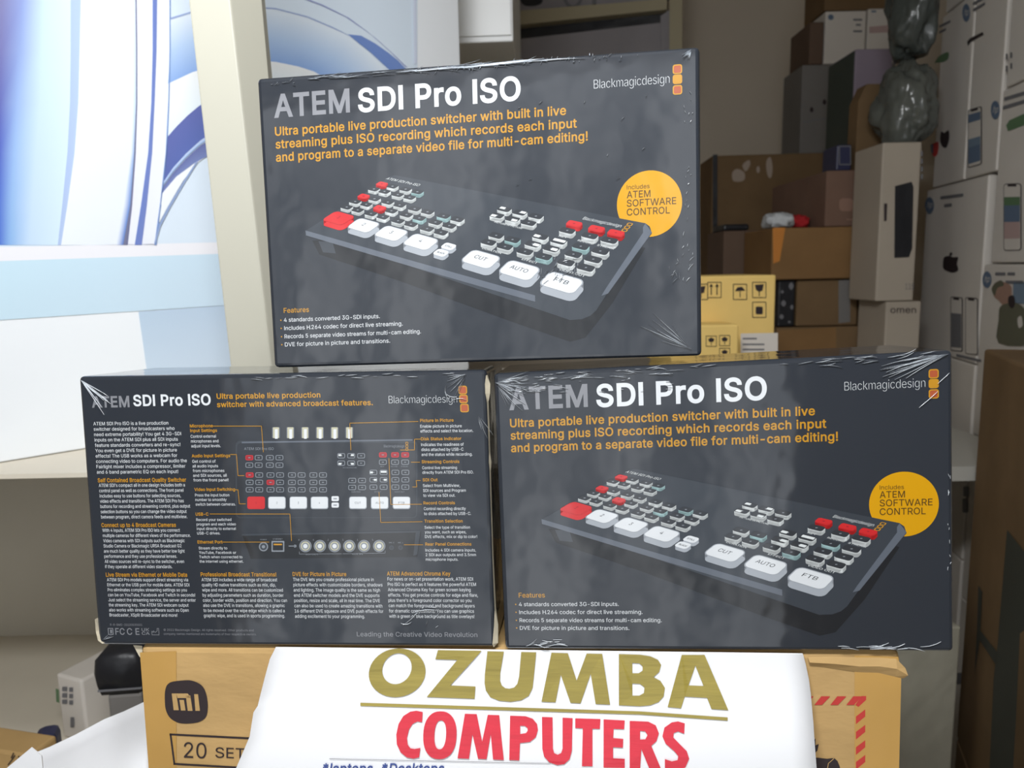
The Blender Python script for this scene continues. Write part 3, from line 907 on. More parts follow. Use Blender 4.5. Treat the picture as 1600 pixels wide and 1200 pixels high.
def switcher_box(quad, T, yaw, label, printed, back=False, creases=(), seed=1):
    """A shrink-wrapped carton. quad = front corners TL, TR, BL, BR in the carton's own (x, z)."""
    o = thing('video_switcher_box', m4(STACK @ rz(yaw), T), label, 'box', 'boxed video switchers')
    D = 0.105
    TL, TR, BL, BR = quad
    b = MB()
    f = [(BL[0], 0, BL[1]), (BR[0], 0, BR[1]), (TR[0], 0, TR[1]), (TL[0], 0, TL[1])]
    k = [(x, D, z) for x, _, z in f]
    b.mesh(f + k, [(0, 1, 2, 3), (5, 4, 7, 6), (0, 4, 5, 1), (3, 2, 6, 7), (0, 3, 7, 4), (1, 5, 6, 2)], INK['black'])
    b.build('carton_body', o, bevel=0.0032, seg=3, smooth=False)
    H = homography(FRONT, printed)

    def warp(x, y, layer):
        u, v = apply_h(H, x, y)
        return (u, -0.00010 - 0.00006 * layer, v)
    art = lambda: Art(warp)
    if not back:
        a = art()
        a.text('ATEM', 34, 574.8, 49, INK['grey'], 1, width=184, bold=.044)
        a.text('SDI Pro ISO', 237.3, 572.8, 49, INK['white'], 1, width=378, bold=.044)
        a.build('title_lettering', o)
        a = art()
        for t, x, y, w in (('Ultra portable live production switcher with built in live', 34.4, 533, 682),
                           ('streaming plus ISO recording which records each input', 34.6, 504, 705.5),
                           ('and program to a separate video file for multi-cam editing!', 34.4, 474.5, 729.6)):
            a.text(t, x, y, 19, INK['orange'], 1, width=w, bold=.034)
        a.build('tagline_lettering', o)
        a = art()
        a.text('Blackmagicdesign', 778.8, 583.6, 19.5, INK['white'], 1, width=165, bold=-.03)
        for y, ink in ((611.4, 'rust'), (590.3, 'orange'), (568.1, 'rust')):
            a.poly(rrect(960.8, y, 20.5, 20.0, 5), INK['orange'], 1)
            a.poly(rrect(960.8, y, 15.5, 15.0, 3.2), INK['rust'] if ink == 'rust' else INK['orange'], 2)
        a.build('brand_logo', o)
        bad = Art(warp)
        bad.poly(disc(898.4, 330, 71.5, 56), INK['amber'], 1)
        bo = bad.build('round_badge', o)
        bo['label'] = 'yellow round badge'
        a = art()
        a.text('Includes', 849.1, 363.5, 9.4, INK['brown'], 3, width=50)
        a.text('ATEM', 849, 345, 14.5, INK['brown'], 3, width=52, bold=.014)
        a.text('SOFTWARE', 848.8, 326.4, 14.5, INK['brown'], 3, width=108.2, bold=.014)
        a.text('CONTROL', 848.6, 307.2, 14.5, INK['brown'], 3, width=94.4, bold=.014)
        a.build('badge_lettering', bo)
        a = art()
        perspective_switcher(a)
        a.build('product_picture', o)
        a = art()
        a.text('Features', 38.7, 126.7, 11.2, INK['orange'], 1, width=62.7, bold=.015)
        for t, y, w in (('4 standards converted 3G-SDI inputs.', 105.6, 235.5), ('Includes H.264 codec for direct live streaming.', 86.6, 290),
                        ('Records 5 separate video streams for multi-cam editing.', 67.1, 333), ('DVE for picture in picture and transitions.', 48.4, 258.3)):
            a.text(t, 38.2, y, 9.3, INK['white'], 1, width=w, bold=.004)
            a.poly(disc(30.6, y + 4.4, 1.7, 10), INK['orange'], 1)
        a.build('feature_list', o)
    else:
        parts = {'h': ('heading_lettering', 'orange', .036), 'b': ('body_lettering', 'white', .004), 'ch': ('callout_heading', 'orange', .036),
                 'cb': ('callout_lettering', 'white', .004), 'sl': ('slogan_lettering', 'grey', .014), 'g': ('small_print', 'grey', 0.0),
                 't0': ('title_lettering', 'grey', .044), 't1': ('title_lettering', 'white', .044), 'tag': ('tagline_lettering', 'orange', .034),
                 'br': ('brand_logo', 'white', -.03)}
        arts = {}
        for st, lines, x, y, pitch, cap, w in BACK_TEXT:
            nm, ink, bold = parts[st]
            a = arts.setdefault((nm, x, y) if st in ('h', 'b', 'ch', 'cb', 'g') else nm, art())
            widest = max(glyphs(t, bold)[2] for t in lines)
            for i, t in enumerate(lines):
                a.text(t, x, y - i * pitch, cap, INK[ink], 1, sx=w / widest, bold=bold)
        for x, y in BACK_SQUARES:
            arts['brand_logo'].poly(rrect(x, y, 20.5, 20.0, 5), INK['orange'], 1)
            arts['brand_logo'].poly(rrect(x, y, 15.5, 15.0, 3.2), INK['rust'], 2)
        for nm, a in arts.items():
            a.build(nm if isinstance(nm, str) else nm[0], o)
        a = art()
        for ln in BACK_LINES:
            a.stroke(ln, 1.3, INK['orange'], 6)
            a.build('callout_line', o)
        a = art()
        plan_switcher(a)
        a.build('product_picture', o)
        a = art()   # approval marks along the bottom edge
        x0, y0 = 30, 27
        a.frame(x0 + 6, y0 + 8, 14, 17, 1, 2, INK['grey'], 1)
        a.poly(rrect(x0 + 7, y0 + 8, 5, 9, 1), INK['grey'], 1)
        a.text('FC', x0 + 18, y0, 16, INK['grey'], 1, width=24, bold=.02)
        a.text('C E', x0 + 48, y0, 16, INK['grey'], 1, width=32, bold=.02)
        a.text('UK', x0 + 86, y0 + 9, 7.5, INK['grey'], 1, width=20, bold=.02)
        a.text('CA', x0 + 86, y0, 7.5, INK['grey'], 1, width=20, bold=.02)
        a.stroke([(x0 + 112, y0), (x0 + 112, y0 + 9), (x0 + 116, y0 + 6), (x0 + 116, y0 + 10), (x0 + 121, y0 + 6), (x0 + 126, y0 + 10),
                  (x0 + 126, y0 + 16), (x0 + 130, y0 + 16), (x0 + 130, y0), (x0 + 112, y0)], 1.3, INK['grey'], 1)
        a.build('approval_marks', o)
    # crinkled film: thin raised folds, whitened so their colour stands in for glints
    rnd = random.Random(seed)
    b = MB()

    def ridge(x, y, ang, ln, wd, bend=0.0, ht=0.0005):
        n = 5
        P = []
        for i in range(n + 1):
            t = i / n
            P.append((x, y))
            x += math.cos(ang) * ln / n
            y += math.sin(ang) * ln / n
            ang += bend / n + rnd.uniform(-.05, .05)
        for i in range(n):
            (x0, y0), (x1, y1) = P[i], P[i + 1]
            d = math.hypot(x1 - x0, y1 - y0) or 1
            w0 = .6 * wd * math.sin(math.pi * (i + .15) / (n + .3)) * .5
            w1 = .6 * wd * math.sin(math.pi * (i + 1.15) / (n + .3)) * .5
            nx, ny = -(y1 - y0) / d, (x1 - x0) / d

            def q(px, py, dy):
                u, v = apply_h(H, px, py)
                return (u, -0.0008 - dy, v)
            b.face([q(x0 - nx * w0, y0 - ny * w0, 0), q(x1 - nx * w1, y1 - ny * w1, 0), q(x1, y1, ht), q(x0, y0, ht)], FILM_GLINT)
            b.face([q(x0, y0, ht), q(x1, y1, ht), q(x1 + nx * w1, y1 + ny * w1, 0), q(x0 + nx * w0, y0 + ny * w0, 0)], FILM_GLINT)
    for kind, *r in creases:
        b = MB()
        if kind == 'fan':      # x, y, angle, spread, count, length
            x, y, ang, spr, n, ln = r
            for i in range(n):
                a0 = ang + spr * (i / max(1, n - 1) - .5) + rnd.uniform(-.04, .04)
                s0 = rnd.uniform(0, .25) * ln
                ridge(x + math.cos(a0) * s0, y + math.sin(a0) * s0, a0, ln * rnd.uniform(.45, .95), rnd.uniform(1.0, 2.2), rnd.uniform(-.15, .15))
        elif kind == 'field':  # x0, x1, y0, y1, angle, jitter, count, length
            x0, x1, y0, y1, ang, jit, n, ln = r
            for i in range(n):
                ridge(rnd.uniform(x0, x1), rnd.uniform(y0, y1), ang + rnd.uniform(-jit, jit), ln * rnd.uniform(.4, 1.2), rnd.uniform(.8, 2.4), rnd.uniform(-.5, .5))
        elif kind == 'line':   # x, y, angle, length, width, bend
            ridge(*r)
        w = b.build('film_crease_glints' if kind != 'line' else 'film_crease_glint', o)
        w['label'] = 'creased film with glints in its pale colour'
    return o

QL = [(-0.1591, 0.2157), (0.1605, 0.2114), (-0.1611, 0.0001), (0.1597, 0.0003)]
QR = [(-0.1607, 0.2086), (0.1587, 0.2157), (-0.1599, 0.0006), (0.1619, 0.0004)]
QT = [(-0.1601, 0.2156), (0.1605, 0.2146), (-0.1605, 0.0012), (0.1586, 0.0007)]
PT = [(-0.1584, 0.2138), (0.1575, 0.2159), (-0.163, 0.0014), (0.1547, 0.0024)]
box_left = switcher_box(QL, (-0.1750, 0.5618, 1.0627), -0.0984,
                        'shrink-wrapped black box showing its text-filled back, lower left of the three', QL, back=True, seed=11,
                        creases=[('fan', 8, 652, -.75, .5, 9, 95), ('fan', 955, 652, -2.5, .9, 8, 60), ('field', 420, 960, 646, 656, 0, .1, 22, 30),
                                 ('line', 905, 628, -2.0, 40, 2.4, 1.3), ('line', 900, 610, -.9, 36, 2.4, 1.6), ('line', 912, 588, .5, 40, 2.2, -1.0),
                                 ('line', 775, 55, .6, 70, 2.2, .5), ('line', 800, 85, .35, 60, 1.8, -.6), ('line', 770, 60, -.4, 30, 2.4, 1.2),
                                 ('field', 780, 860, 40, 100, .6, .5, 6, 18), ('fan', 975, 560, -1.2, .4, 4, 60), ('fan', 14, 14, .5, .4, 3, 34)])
box_right = switcher_box(QR, (0.1499, 0.5268, 1.0702), -0.0938,
                         'shrink-wrapped black box with a yellow badge, lower right of the three', QR, seed=5,
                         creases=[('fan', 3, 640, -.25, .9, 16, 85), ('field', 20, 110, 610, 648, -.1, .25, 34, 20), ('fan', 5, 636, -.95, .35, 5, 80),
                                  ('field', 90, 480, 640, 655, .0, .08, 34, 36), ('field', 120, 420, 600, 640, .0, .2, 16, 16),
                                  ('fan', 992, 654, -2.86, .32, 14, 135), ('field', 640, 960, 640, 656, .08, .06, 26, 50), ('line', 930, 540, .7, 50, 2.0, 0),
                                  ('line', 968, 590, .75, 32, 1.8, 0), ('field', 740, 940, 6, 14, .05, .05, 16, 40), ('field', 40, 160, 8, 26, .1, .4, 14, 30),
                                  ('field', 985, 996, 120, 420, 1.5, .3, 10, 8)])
box_top = switcher_box(QT, (-0.0216, 0.5624, 1.2819), -0.1136,
                       'shrink-wrapped black box with a yellow badge, resting on top of the two others', PT, seed=8,
                       creases=[('line', 330, 652.5, 0.0, 190, 6, .01), ('line', 470, 650, .01, 200, 8, -.02), ('line', 610, 652, .01, 150, 5, 0), ('field', 380, 780, 640, 654, 1.2, .6, 60, 9), ('field', 110, 640, 649, 657, 0, .03, 46, 60), ('field', 780, 880, 636, 650, 1.0, .7, 10, 8),  # long pale strips stand in for the top edge highlight
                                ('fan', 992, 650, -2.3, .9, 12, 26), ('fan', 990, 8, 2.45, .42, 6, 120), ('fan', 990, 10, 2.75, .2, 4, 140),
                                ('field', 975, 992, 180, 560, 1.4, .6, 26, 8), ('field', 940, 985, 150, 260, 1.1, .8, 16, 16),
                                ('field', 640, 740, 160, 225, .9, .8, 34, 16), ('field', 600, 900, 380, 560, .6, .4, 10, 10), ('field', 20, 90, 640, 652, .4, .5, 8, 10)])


def worn_edge(box, pts, name='worn_edge'):
    b = MB()
    for (x0, z0, w0), (x1, z1, w1) in zip(pts, pts[1:]):
        b.face([(x0 - w0, -0.0012, z0), (x0 + w0, 0.0016, z0), (x1 + w1, 0.0016, z1), (x1 - w1, -0.0012, z1)], WORN)
    o = b.build(name, box)
    o['label'] = 'torn pale card edge'


worn_edge(box_left, [(0.1606, 0.2075, .0004), (0.1610, 0.2010, .0018), (0.1608, 0.1940, .0016), (0.1606, 0.1880, .0005), (0.1605, 0.15, .0003), (0.1606, 0.143, .0008),
                     (0.1604, 0.136, .0003), (0.160, 0.07, .0003), (0.1603, 0.030, .0004), (0.1604, 0.018, .0014), (0.1592, 0.0035, .0020), (0.1585, 0.0012, .0005)])
worn_edge(box_left, [(-0.1607, 0.022, .0003), (-0.1602, 0.012, .0009), (-0.1585, 0.0045, .0014), (-0.1555, 0.0018, .0010)])
b = MB()   # torn flap sticking out at the top left corner
b.face([(-0.1592, 0.004, 0.2115), (-0.1600, 0.004, 0.1905), (-0.1622, 0.010, 0.1935), (-0.1618, 0.010, 0.2065)], WORN)
b.build('torn_flap', box_left)

# ------------------------------------------------------------------ the vinyl banner hanging from under the boxes


def sstep(t):
    t = min(1, max(0, t))
    return t * t * (3 - 2 * t)


def banner_pt(px, py, lift=0.0):
    off = -0.0032 - 0.015 * sstep((py - 1012) / 210)
    x, z = on_plane(px, py, CT, CR, off - lift)
    return (x, off - lift, z)


BL_ = [(431, 1011), (430, 1013), (421.5, 1030), (413.6, 1059), (407, 1085), (402.6, 1103), (396, 1113), (390, 1151), (369, 1200), (340, 1270), (318, 1350)]
BR_ = [(1254, 1021), (1255, 1023), (1259, 1038), (1264, 1062), (1267, 1085), (1269, 1108), (1271, 1130), (1273, 1162), (1276, 1200), (1280, 1270), (1284, 1350)]
banner = thing('vinyl_banner', m4(CR, CT), 'white vinyl banner with gold and red lettering hanging over the tan carton', 'banner')
b = MB()
rows = []
NB = 24
for (x0, y0), (x1, y1) in zip(BL_, BR_):
    rows.append([banner_pt(x0 + (x1 - x0) * i / NB, y0 + (y1 - y0) * i / NB) for i in range(NB + 1)])
for r0, r1 in zip(rows, rows[1:]):
    for i in range(NB):
        b.face([r1[i], r1[i + 1], r0[i + 1], r0[i]], PAPER)
me_sheet = b.build('banner_sheet', banner, smooth=True, merge=True)
sol = me_sheet.modifiers.new('thickness', 'SOLIDIFY')
sol.thickness, sol.offset = 0.0005, -1

GZ = lambda pts: [(560 + .275 * x, 980 + .275 * y) for x, y in pts]
GR = lambda pts: [(980 + .3875 * x, 980 + .3875 * y) for x, y in pts]


def ell(cx, cy, rx_, ry_, tilt=0.0, n=40, sq=2.0):
    out = []
    for i in range(n):
        t = 2 * math.pi * i / n
        c, s = math.cos(t), math.sin(t)
        x = rx_ * abs(c) ** (2 / sq) * (1 if c >= 0 else -1)
        y = ry_ * abs(s) ** (2 / sq) * (1 if s >= 0 else -1)
        out.append((cx + x + y * tilt, cy + y))
    return out


def banner_letters(name, loops, m):
    V, Fc = outline_faces(loops)
    o = MB()
    o.mesh([banner_pt(x, y, 0.0009) for x, y in V], Fc, m)
    ob = o.build(name, banner)
    return ob


gold = [GZ(ell(220, 259, 161, 139, -.08)), GZ(ell(219, 236, 83, 88, -.12)),
        GZ([(452, 130), (700, 134), (522, 331), (665, 337), (660, 407), (388, 397), (562, 186), (437, 182)]),
        GZ([(733, 137), (826, 139), (806, 260), (805, 305), (815, 332), (835, 347), (858, 350), (885, 343), (903, 322), (913, 280), (925, 141), (1010, 143), (998, 270),
            (990, 345), (968, 390), (925, 415), (865, 424), (800, 418), (750, 398), (724, 360), (717, 320), (718, 270)]),
        GZ([(1097, 145), (1190, 148), (1240, 303), (1297, 150), (1385, 152), (1430, 440), (1348, 437), (1320, 265), (1262, 433), (1205, 430), (1150, 270), (1120, 427), (1040, 424)]),
        [(967, 1022), (1000, 1023), (1016, 1025.5), (1028, 1031), (1033, 1039), (1030, 1050), (1021, 1058), (1032, 1064), (1039, 1075), (1037, 1088), (1029, 1097), (1016, 1102), (1000, 1103.5), (967, 1102)],
        [(988, 1036), (999, 1036.5), (1004, 1041), (1004, 1048), (998, 1052), (988, 1052)],
        [(988, 1068), (1000, 1068.5), (1007, 1074), (1006, 1083), (999, 1087), (988, 1087)],
        GR([(163, 322), (220, 112), (312, 112), (408, 335), (340, 330), (322, 285), (232, 280), (217, 327)]), GR([(247, 235), (308, 237), (275, 155)]),
        [(563, 1098), (1000, 1111.5), (1137, 1121), (1137, 1126), (1000, 1116.5), (563, 1103)]]
banner_letters('shop_name_lettering', gold, GOLD)
red = [GZ([(365, 482), (362, 540), (335, 536), (308, 550), (288, 580), (276, 630), (280, 668), (296, 688), (320, 692), (352, 686), (345, 740), (312, 747), (275, 740), (240, 712),
           (218, 665), (215, 610), (228, 550), (255, 505), (295, 480), (330, 475)]),
       GZ(ell(463, 614, 95, 136, -.03, sq=2.3)), GZ(ell(465, 612, 33, 82, -.05, sq=2.3)),
       GZ([(605, 492), (672, 494), (703, 650), (735, 498), (800, 500), (826, 755), (765, 752), (752, 610), (728, 750), (680, 748), (648, 610), (628, 748), (563, 745)]),
       GZ([(862, 503), (950, 506), (990, 520), (1015, 550), (1020, 585), (1008, 625), (975, 652), (918, 658), (914, 757), (857, 755)]), GZ([(919, 560), (945, 561), (960, 572), (962, 588), (952, 602), (919, 607)]),
       GZ([(1043, 510), (1103, 512), (1105, 690), (1112, 715), (1132, 725), (1152, 715), (1160, 690), (1160, 514), (1217, 517), (1213, 700), (1200, 750), (1170, 778), (1130, 784), (1085, 768), (1055, 735), (1045, 690)]),
       GZ([(1232, 518), (1375, 522), (1372, 578), (1330, 577), (1330, 790), (1270, 790), (1275, 575), (1232, 573)]),
       GZ([(1393, 524), (1513, 530), (1510, 580), (1450, 578), (1448, 630), (1505, 635), (1503, 685), (1447, 682), (1447, 745), (1513, 748), (1513, 800), (1393, 798)]),
       GR([(10, 378), (85, 381), (115, 396), (128, 428), (118, 460), (97, 478), (140, 580), (92, 577), (57, 492), (52, 575), (10, 573)]), GR([(52, 418), (72, 420), (82, 435), (73, 452), (52, 453)]),
       GR([(232, 388), (230, 430), (205, 420), (188, 427), (186, 445), (215, 475), (240, 500), (250, 530), (235, 565), (200, 580), (152, 573), (152, 532), (180, 541), (203, 536), (206, 520),
           (190, 500), (155, 470), (142, 440), (150, 405), (180, 384), (205, 380)])]
banner_letters('trade_lettering', red, CRIMSON)
a = Art(lambda x, y, k: banner_pt(x, y, 0.0009))
a.text('*laptops  *Desktops', 503, 1208, 15, PENBLUE, 0, width=190, up=-1, bold=.03, shear=.15)
a.build('services_lettering', banner)
a = Art(lambda x, y, k: banner_pt(x, y, 0.0009))
a.stroke([(515, 1185.5), (600, 1187.5)], .8, INKGREY, 0)  # fold crease of the sheet painted as a thin grey line
a.stroke([(600, 1187.5), (860, 1193)], .8, INKGREY, 0)
a.build('crease_line', banner)

# ------------------------------------------------------------------ things on the bench, left of the carton


def placed_box(name, label, cat, X, Y, yaw, w, d, z0, z1, m, bevel=0.003, group=None, pitch=0.0):
    """A carton whose front face is centred on (X, Y), its base at z0."""
    o = thing(name, m4(rz(yaw), (X, Y, z0)), label, cat, group)
    b = MB()
    b.box(-w / 2, w / 2, 0, d, 0, z1 - z0, m)
    b.build('box_body', o, bevel=bevel)
    return o


def face_box(name, label, cat, x0, x1, ytop, Y, d, m, z0=None, ybot=None, yaw=0.0, group=None, bevel=0.004):
    """A carton seen from x0 to x1 with its top at ytop; its near face crosses distance Y."""
    xm = (x0 + x1) / 2
    c = at(xm, ytop, Y)
    R = rz(yaw)
    l, _ = on_plane(x0, ytop, c, R)
    r, _ = on_plane(x1, ytop, c, R)
    zt = float(c[2])
    if z0 is None:
        z0 = float(at(xm, ybot, Y)[2])
    base = c + R @ np.array([(l + r) / 2, 0, 0])
    base[2] = z0
    o = thing(name, m4(R, base), label, cat, group)
    w = r - l
    b = MB()
    b.box(-w / 2, w / 2, 0, d, 0, zt - z0, m)
    b.build('box_body', o, bevel=bevel)
    return o, (R, base, w, zt)


def printer(info):
    """Artwork laid on a face_box's near face straight from sight lines."""
    R, base, w, zt = info

    def f(x, y, k):
        q = on_plane(x, y, base, R)
        return (q[0], -0.0008 - 0.0004 * k, q[1])
    return Art(f)


def lump(name, label, cat, c, r, m, z0=None, seed=0, rough=.25, group=None, n=20, power=2.6):
    """A soft rounded heap resting at z0."""
    rnd = random.Random(seed)
    o = MB()
    ph = [(rnd.uniform(1, 4), rnd.uniform(1, 4), rnd.uniform(0, 6), rnd.uniform(0, 6)) for _ in range(6)]
    V, F_ = [], []
    for i in range(n + 1):
        th = math.pi * i / n
        for j in range(2 * n):
            p = math.pi * j / n
            x, y, z = math.sin(th) * math.cos(p), math.sin(th) * math.sin(p), math.cos(th)
            sg = lambda q: abs(q) ** (2 / power) * (1 if q >= 0 else -1)
            k = 1 + rough * sum(math.sin(a * 2 * p + s) * math.sin(b2 * 2 * th + t) for a, b2, s, t in [(round(A), B, S, T_) for A, B, S, T_ in ph]) / 4
            V.append((sg(x) * r[0] * k, sg(y) * r[1] * k, max(-r[2], sg(z) * r[2] * k)))
    for i in range(n):
        for j in range(2 * n):
            a0, a1 = i * 2 * n + j, i * 2 * n + (j + 1) % (2 * n)
            F_.append((a0, a0 + 2 * n, a1 + 2 * n, a1))
    o.mesh(V, F_, m)
    ob = o.build(name, smooth=True, merge=True)
    ob.location = (c[0], c[1], (z0 + r[2]) if z0 is not None else c[2])
    return tag(ob, label, cat, group)


# white plastic sheet standing beside the carton
sheet = MB()
edge = [(-60, 1236), (0, 1206), (40, 1184), (80, 1164), (120, 1146), (160, 1127), (195, 1110), (226, 1094), (236, 1089)]
prof = [(0.0, 0.0), (0.006, -0.015), (-0.012, -0.06), (-0.035, -0.12), (-0.05, -0.20), (-0.055, -0.30)]
for k, ((x0, y0), (x1, y1)) in enumerate(zip(edge, edge[1:])):
    A, B = at(x0, y0, 0.70 - .0000 * x0), at(x1, y1, 0.70)
    for (dy0, dz0), (dy1, dz1) in zip(prof, prof[1:]):
        w0 = 0.004 * math.sin(x0 * .05)
        w1 = 0.004 * math.sin(x1 * .05)
        P = [(A[0], A[1] + dy0 + w0, max(A[2] + dz0, BENCH_Z + .001)), (A[0], A[1] + dy1 + w0, max(A[2] + dz1, BENCH_Z + .001)),
             (B[0], B[1] + dy1 + w1, max(B[2] + dz1, BENCH_Z + .001)), (B[0], B[1] + dy0 + w1, max(B[2] + dz0, BENCH_Z + .001))]
        sheet.face(P, PAPER)
ws = sheet.build('plastic_sheet', smooth=True, merge=True)
md = ws.modifiers.new('thickness', 'SOLIDIFY')
md.thickness = 0.001
tag(ws, 'white plastic sheet sloping up to the left side of the tan carton', 'plastic sheet')
card = MB()
Pc = [at(8, 1202, .6), at(50, 1167, .6), at(66, 1180, .6), at(60, 1260, .6), at(0, 1260, .6)]
Pc[3][2] = Pc[4][2] = BENCH_Z + .001
card.face([tuple(p) for p in Pc], PAPER)
wc = card.build('paper_sheet')
md = wc.modifiers.new('thickness', 'SOLIDIFY')
md.thickness = 0.001
tag(wc, 'small white sheet of paper at the bottom left corner', 'paper')

o, inf = face_box('router_box', 'small off-white box with a printed label, left of the tan carton under the black pouch', 'box', 88, 126, 1058, 1.16, 0.15, WHITECARD, z0=BENCH_Z, yaw=-0.42)
a = printer(inf)
a.poly([(88, 1075), (93, 1077), (94, 1098), (89, 1096)], INKGREEN, 1)
a.build('green_mark', o)
for i in range(3):
    a.poly(rrect(102, 1076 + i * 10, 8, 7, 1), INKGREY, 1)
    a.poly(rrect(112, 1077 + i * 10, 6, 7, 1), INKGREY, 1)
a.build('printed_label', o)
a.poly(rrect(114, 1128, 6, 16, 1), INKGREY, 1)
a.build('printed_label', o)
o, inf = face_box('grey_box', 'small light grey box directly beneath the black pouch', 'box', 167, 222, 1085, 1.02, 0.10, GREYCARD, z0=BENCH_Z, yaw=0.1)
GREYTOP = inf[3]
b = MB()
pc = at(186, 1085, 0.985)
pouch = thing('camera_pouch', m4(rz(.1), (pc[0] * 1.04, 1.065, GREYTOP + .0005)), 'black zipped pouch tucked beside the left end of the tan carton', 'pouch')
b.mesh([], [], BLACKPL)
for (w0, z0, w1, z1) in ():
    pass
prf = [(-.030, .0), (-.034, .012), (-.036, .03), (-.033, .050), (-.024, .060), (.022, .060), (.032, .050), (.036, .03), (.033, .012), (.029, .0)]
for y0, k0, y1, k1 in ((-.045, .86, -.038, 1.0), (-.038, 1.0, .038, 1.0), (.038, 1.0, .045, .86)):
    for i in range(len(prf)):
        (xa, za), (xb, zb) = prf[i - 1], prf[i]
        b.face([(xa * k0, y0, za * k0), (xb * k0, y0, zb * k0), (xb * k1, y1, zb * k1), (xa * k1, y1, za * k1)], BLACKPL)
for y, k in ((-.045, .86), (.045, .86)):
    q = [(x * k, y, z * k) for x, z in prf]
    b.face(q if y > 0 else q[::-1], BLACKPL)
b.build('pouch_body', pouch, smooth=True, merge=True)
b = MB()
b.box(-.030, .030, -.0465, -.044, .006, .0085, INKGREY)
b.build('zip', pouch)
o, inf = face_box('tan_box', 'tan box with dark handwriting at the lower left corner of the photo', 'box', -60, 43, 1172, 1.02, 0.05, CARD, z0=BENCH_Z, yaw=-.25)
a = printer(inf)
for q in ([(14, 1194), (20, 1186), (24, 1180)], [(27, 1192), (37, 1182)], [(30, 1181), (35, 1191)], [(19, 1183), (22, 1176)]):
    a.stroke(q, 1.8, INKBLACK, 1)
a.build('handwriting', o)
o, inf = face_box('navy_case', 'navy blue case between the tan box and the off-white box', 'case', 48, 86, 1152, 1.07, 0.04, NAVY, z0=BENCH_Z, yaw=.3, bevel=.01)

# ------------------------------------------------------------------ shelf on the left with a large computer carton
SHELF_Y = 0.94
PC_T = at(0, 712, 1.0)
sz = float(at(65, 712, 1.034)[2])
shelf = thing('display_shelf', m4(np.eye(3), (-0.6, SHELF_Y, 0)), 'beige display shelf with a cream upright, holding the white computer carton', 'shelf')
b = MB()
b.box(-0.75, 0.62, 0.0, 0.95, sz - 0.007, sz - 0.001, SHELFPAINT)
b.build('shelf_board', shelf)
b = MB()
b.box(-0.75, 0.62, 0.60, 0.62, 0.0, sz - 0.007, CAVITY)
b.build('back_panel', shelf)
b = MB()
b.box(-0.75, 0.30, 0.005, 0.60, BENCH_Z - .02, BENCH_Z - .0005, SHELFPAINT)
b.build('lower_board', shelf)
b = MB()
b.box(-0.77, -0.75, 0.0, 0.95, 0.0, sz, CAVITY)
b.build('side_panel', shelf)
# upright: leans slightly, cream front and a side face
u0, u1 = at(292, -20, SHELF_Y - .02), at(357, -20, SHELF_Y - .02)
d0, d1 = at(363, 600, SHELF_Y - .02), at(428, 600, SHELF_Y - .02)
b = MB()
o3 = np.array([-0.6, SHELF_Y, 0])
k = (0.004 - d0[2]) / (u0[2] - d0[2])
f0 = d0 + (u0 - d0) * k
f1 = d1 + (u1 - d1) * k
k2 = (2.2 - d0[2]) / (u0[2] - d0[2])
t0_, t1_ = d0 + (u0 - d0) * k2, d1 + (u1 - d1) * k2
V = [f0, f1, t1_, t0_]
V = [tuple(p - o3) for p in V]
V = V + [tuple(np.array(p) + np.array(q)) for p, q in zip(V, ((.002, .05, 0), (.002, .05, 0), (.034, .05, 0), (.034, .05, 0)))]
b.mesh(V, [(0, 1, 2, 3), (5, 4, 7, 6), (0, 4, 5, 1), (3, 2, 6, 7), (0, 3, 7, 4), (1, 5, 6, 2)], CREAM)
b.build('upright', shelf, bevel=0.002)

PCR = rz(math.radians(45))
PCO = np.array([PC_T[0], PC_T[1], sz])
pcbox = thing('computer_carton', m4(PCR, PCO), 'large white carton picturing a blue computer screen, on the left display shelf', 'carton')
xr = on_plane(718, 60, PCO, PCR)[0]
xl = on_plane(-110, 300, PCO, PCR)[0]
b = MB()
b.box(xl, xr, 0, 0.16, 0, 0.90, WHITECARD if False else mat('white_carton_card', (236, 240, 244), rough=0.45, spec=0.3))
b.build('carton_body', pcbox, bevel=0.002)
pm = bpy.data.materials.new('printed_picture')
pm.use_nodes = True
pa = pm.node_tree.nodes.new('ShaderNodeVertexColor')
pa.layer_name = 'print_colour'
pm.node_tree.links.new(pa.outputs['Color'], pm.node_tree.nodes['Principled BSDF'].inputs['Base Color'])
pm.node_tree.nodes['Principled BSDF'].inputs['Roughness'].default_value = 0.4


def ppx(px, py, k):
    x, z = on_plane(px, py, PCO, PCR)
    return (x, -0.0006 - 0.0004 * k, z)


def pfill(b, pts, c, k):
    cs = [lin(q) for q in c] if isinstance(c, list) else lin(c)
    P = [ppx(x, y, k) for x, y in pts]
    a = sum(P[i - 1][0] * P[i][2] - P[i][0] * P[i - 1][2] for i in range(len(P)))
    if a < 0:
        P = P[::-1]
        if isinstance(cs, list):
            cs = cs[::-1]
    b.face(P, pm, cs)


def strip(b, ys, xl, xr, cl, cr, k):
    for i in range(len(ys) - 1):
        c0l, c0r = cl[i] if isinstance(cl, list) else cl, cr[i] if isinstance(cr, list) else cr
        c1l, c1r = cl[i + 1] if isinstance(cl, list) else cl, cr[i + 1] if isinstance(cr, list) else cr
        pfill(b, [(xl[i], ys[i]), (xr[i], ys[i]), (xr[i + 1], ys[i + 1]), (xl[i + 1], ys[i + 1])], [c0l, c0r, c1r, c1l], k)


def ribbon(b, up, dn, cu, cd, k):
    """A band between an upper and a lower curve given point by point."""
    for i in range(len(up) - 1):
        pfill(b, [up[i], up[i + 1], dn[i + 1], dn[i]], [cu, cu, cd, cd], k)


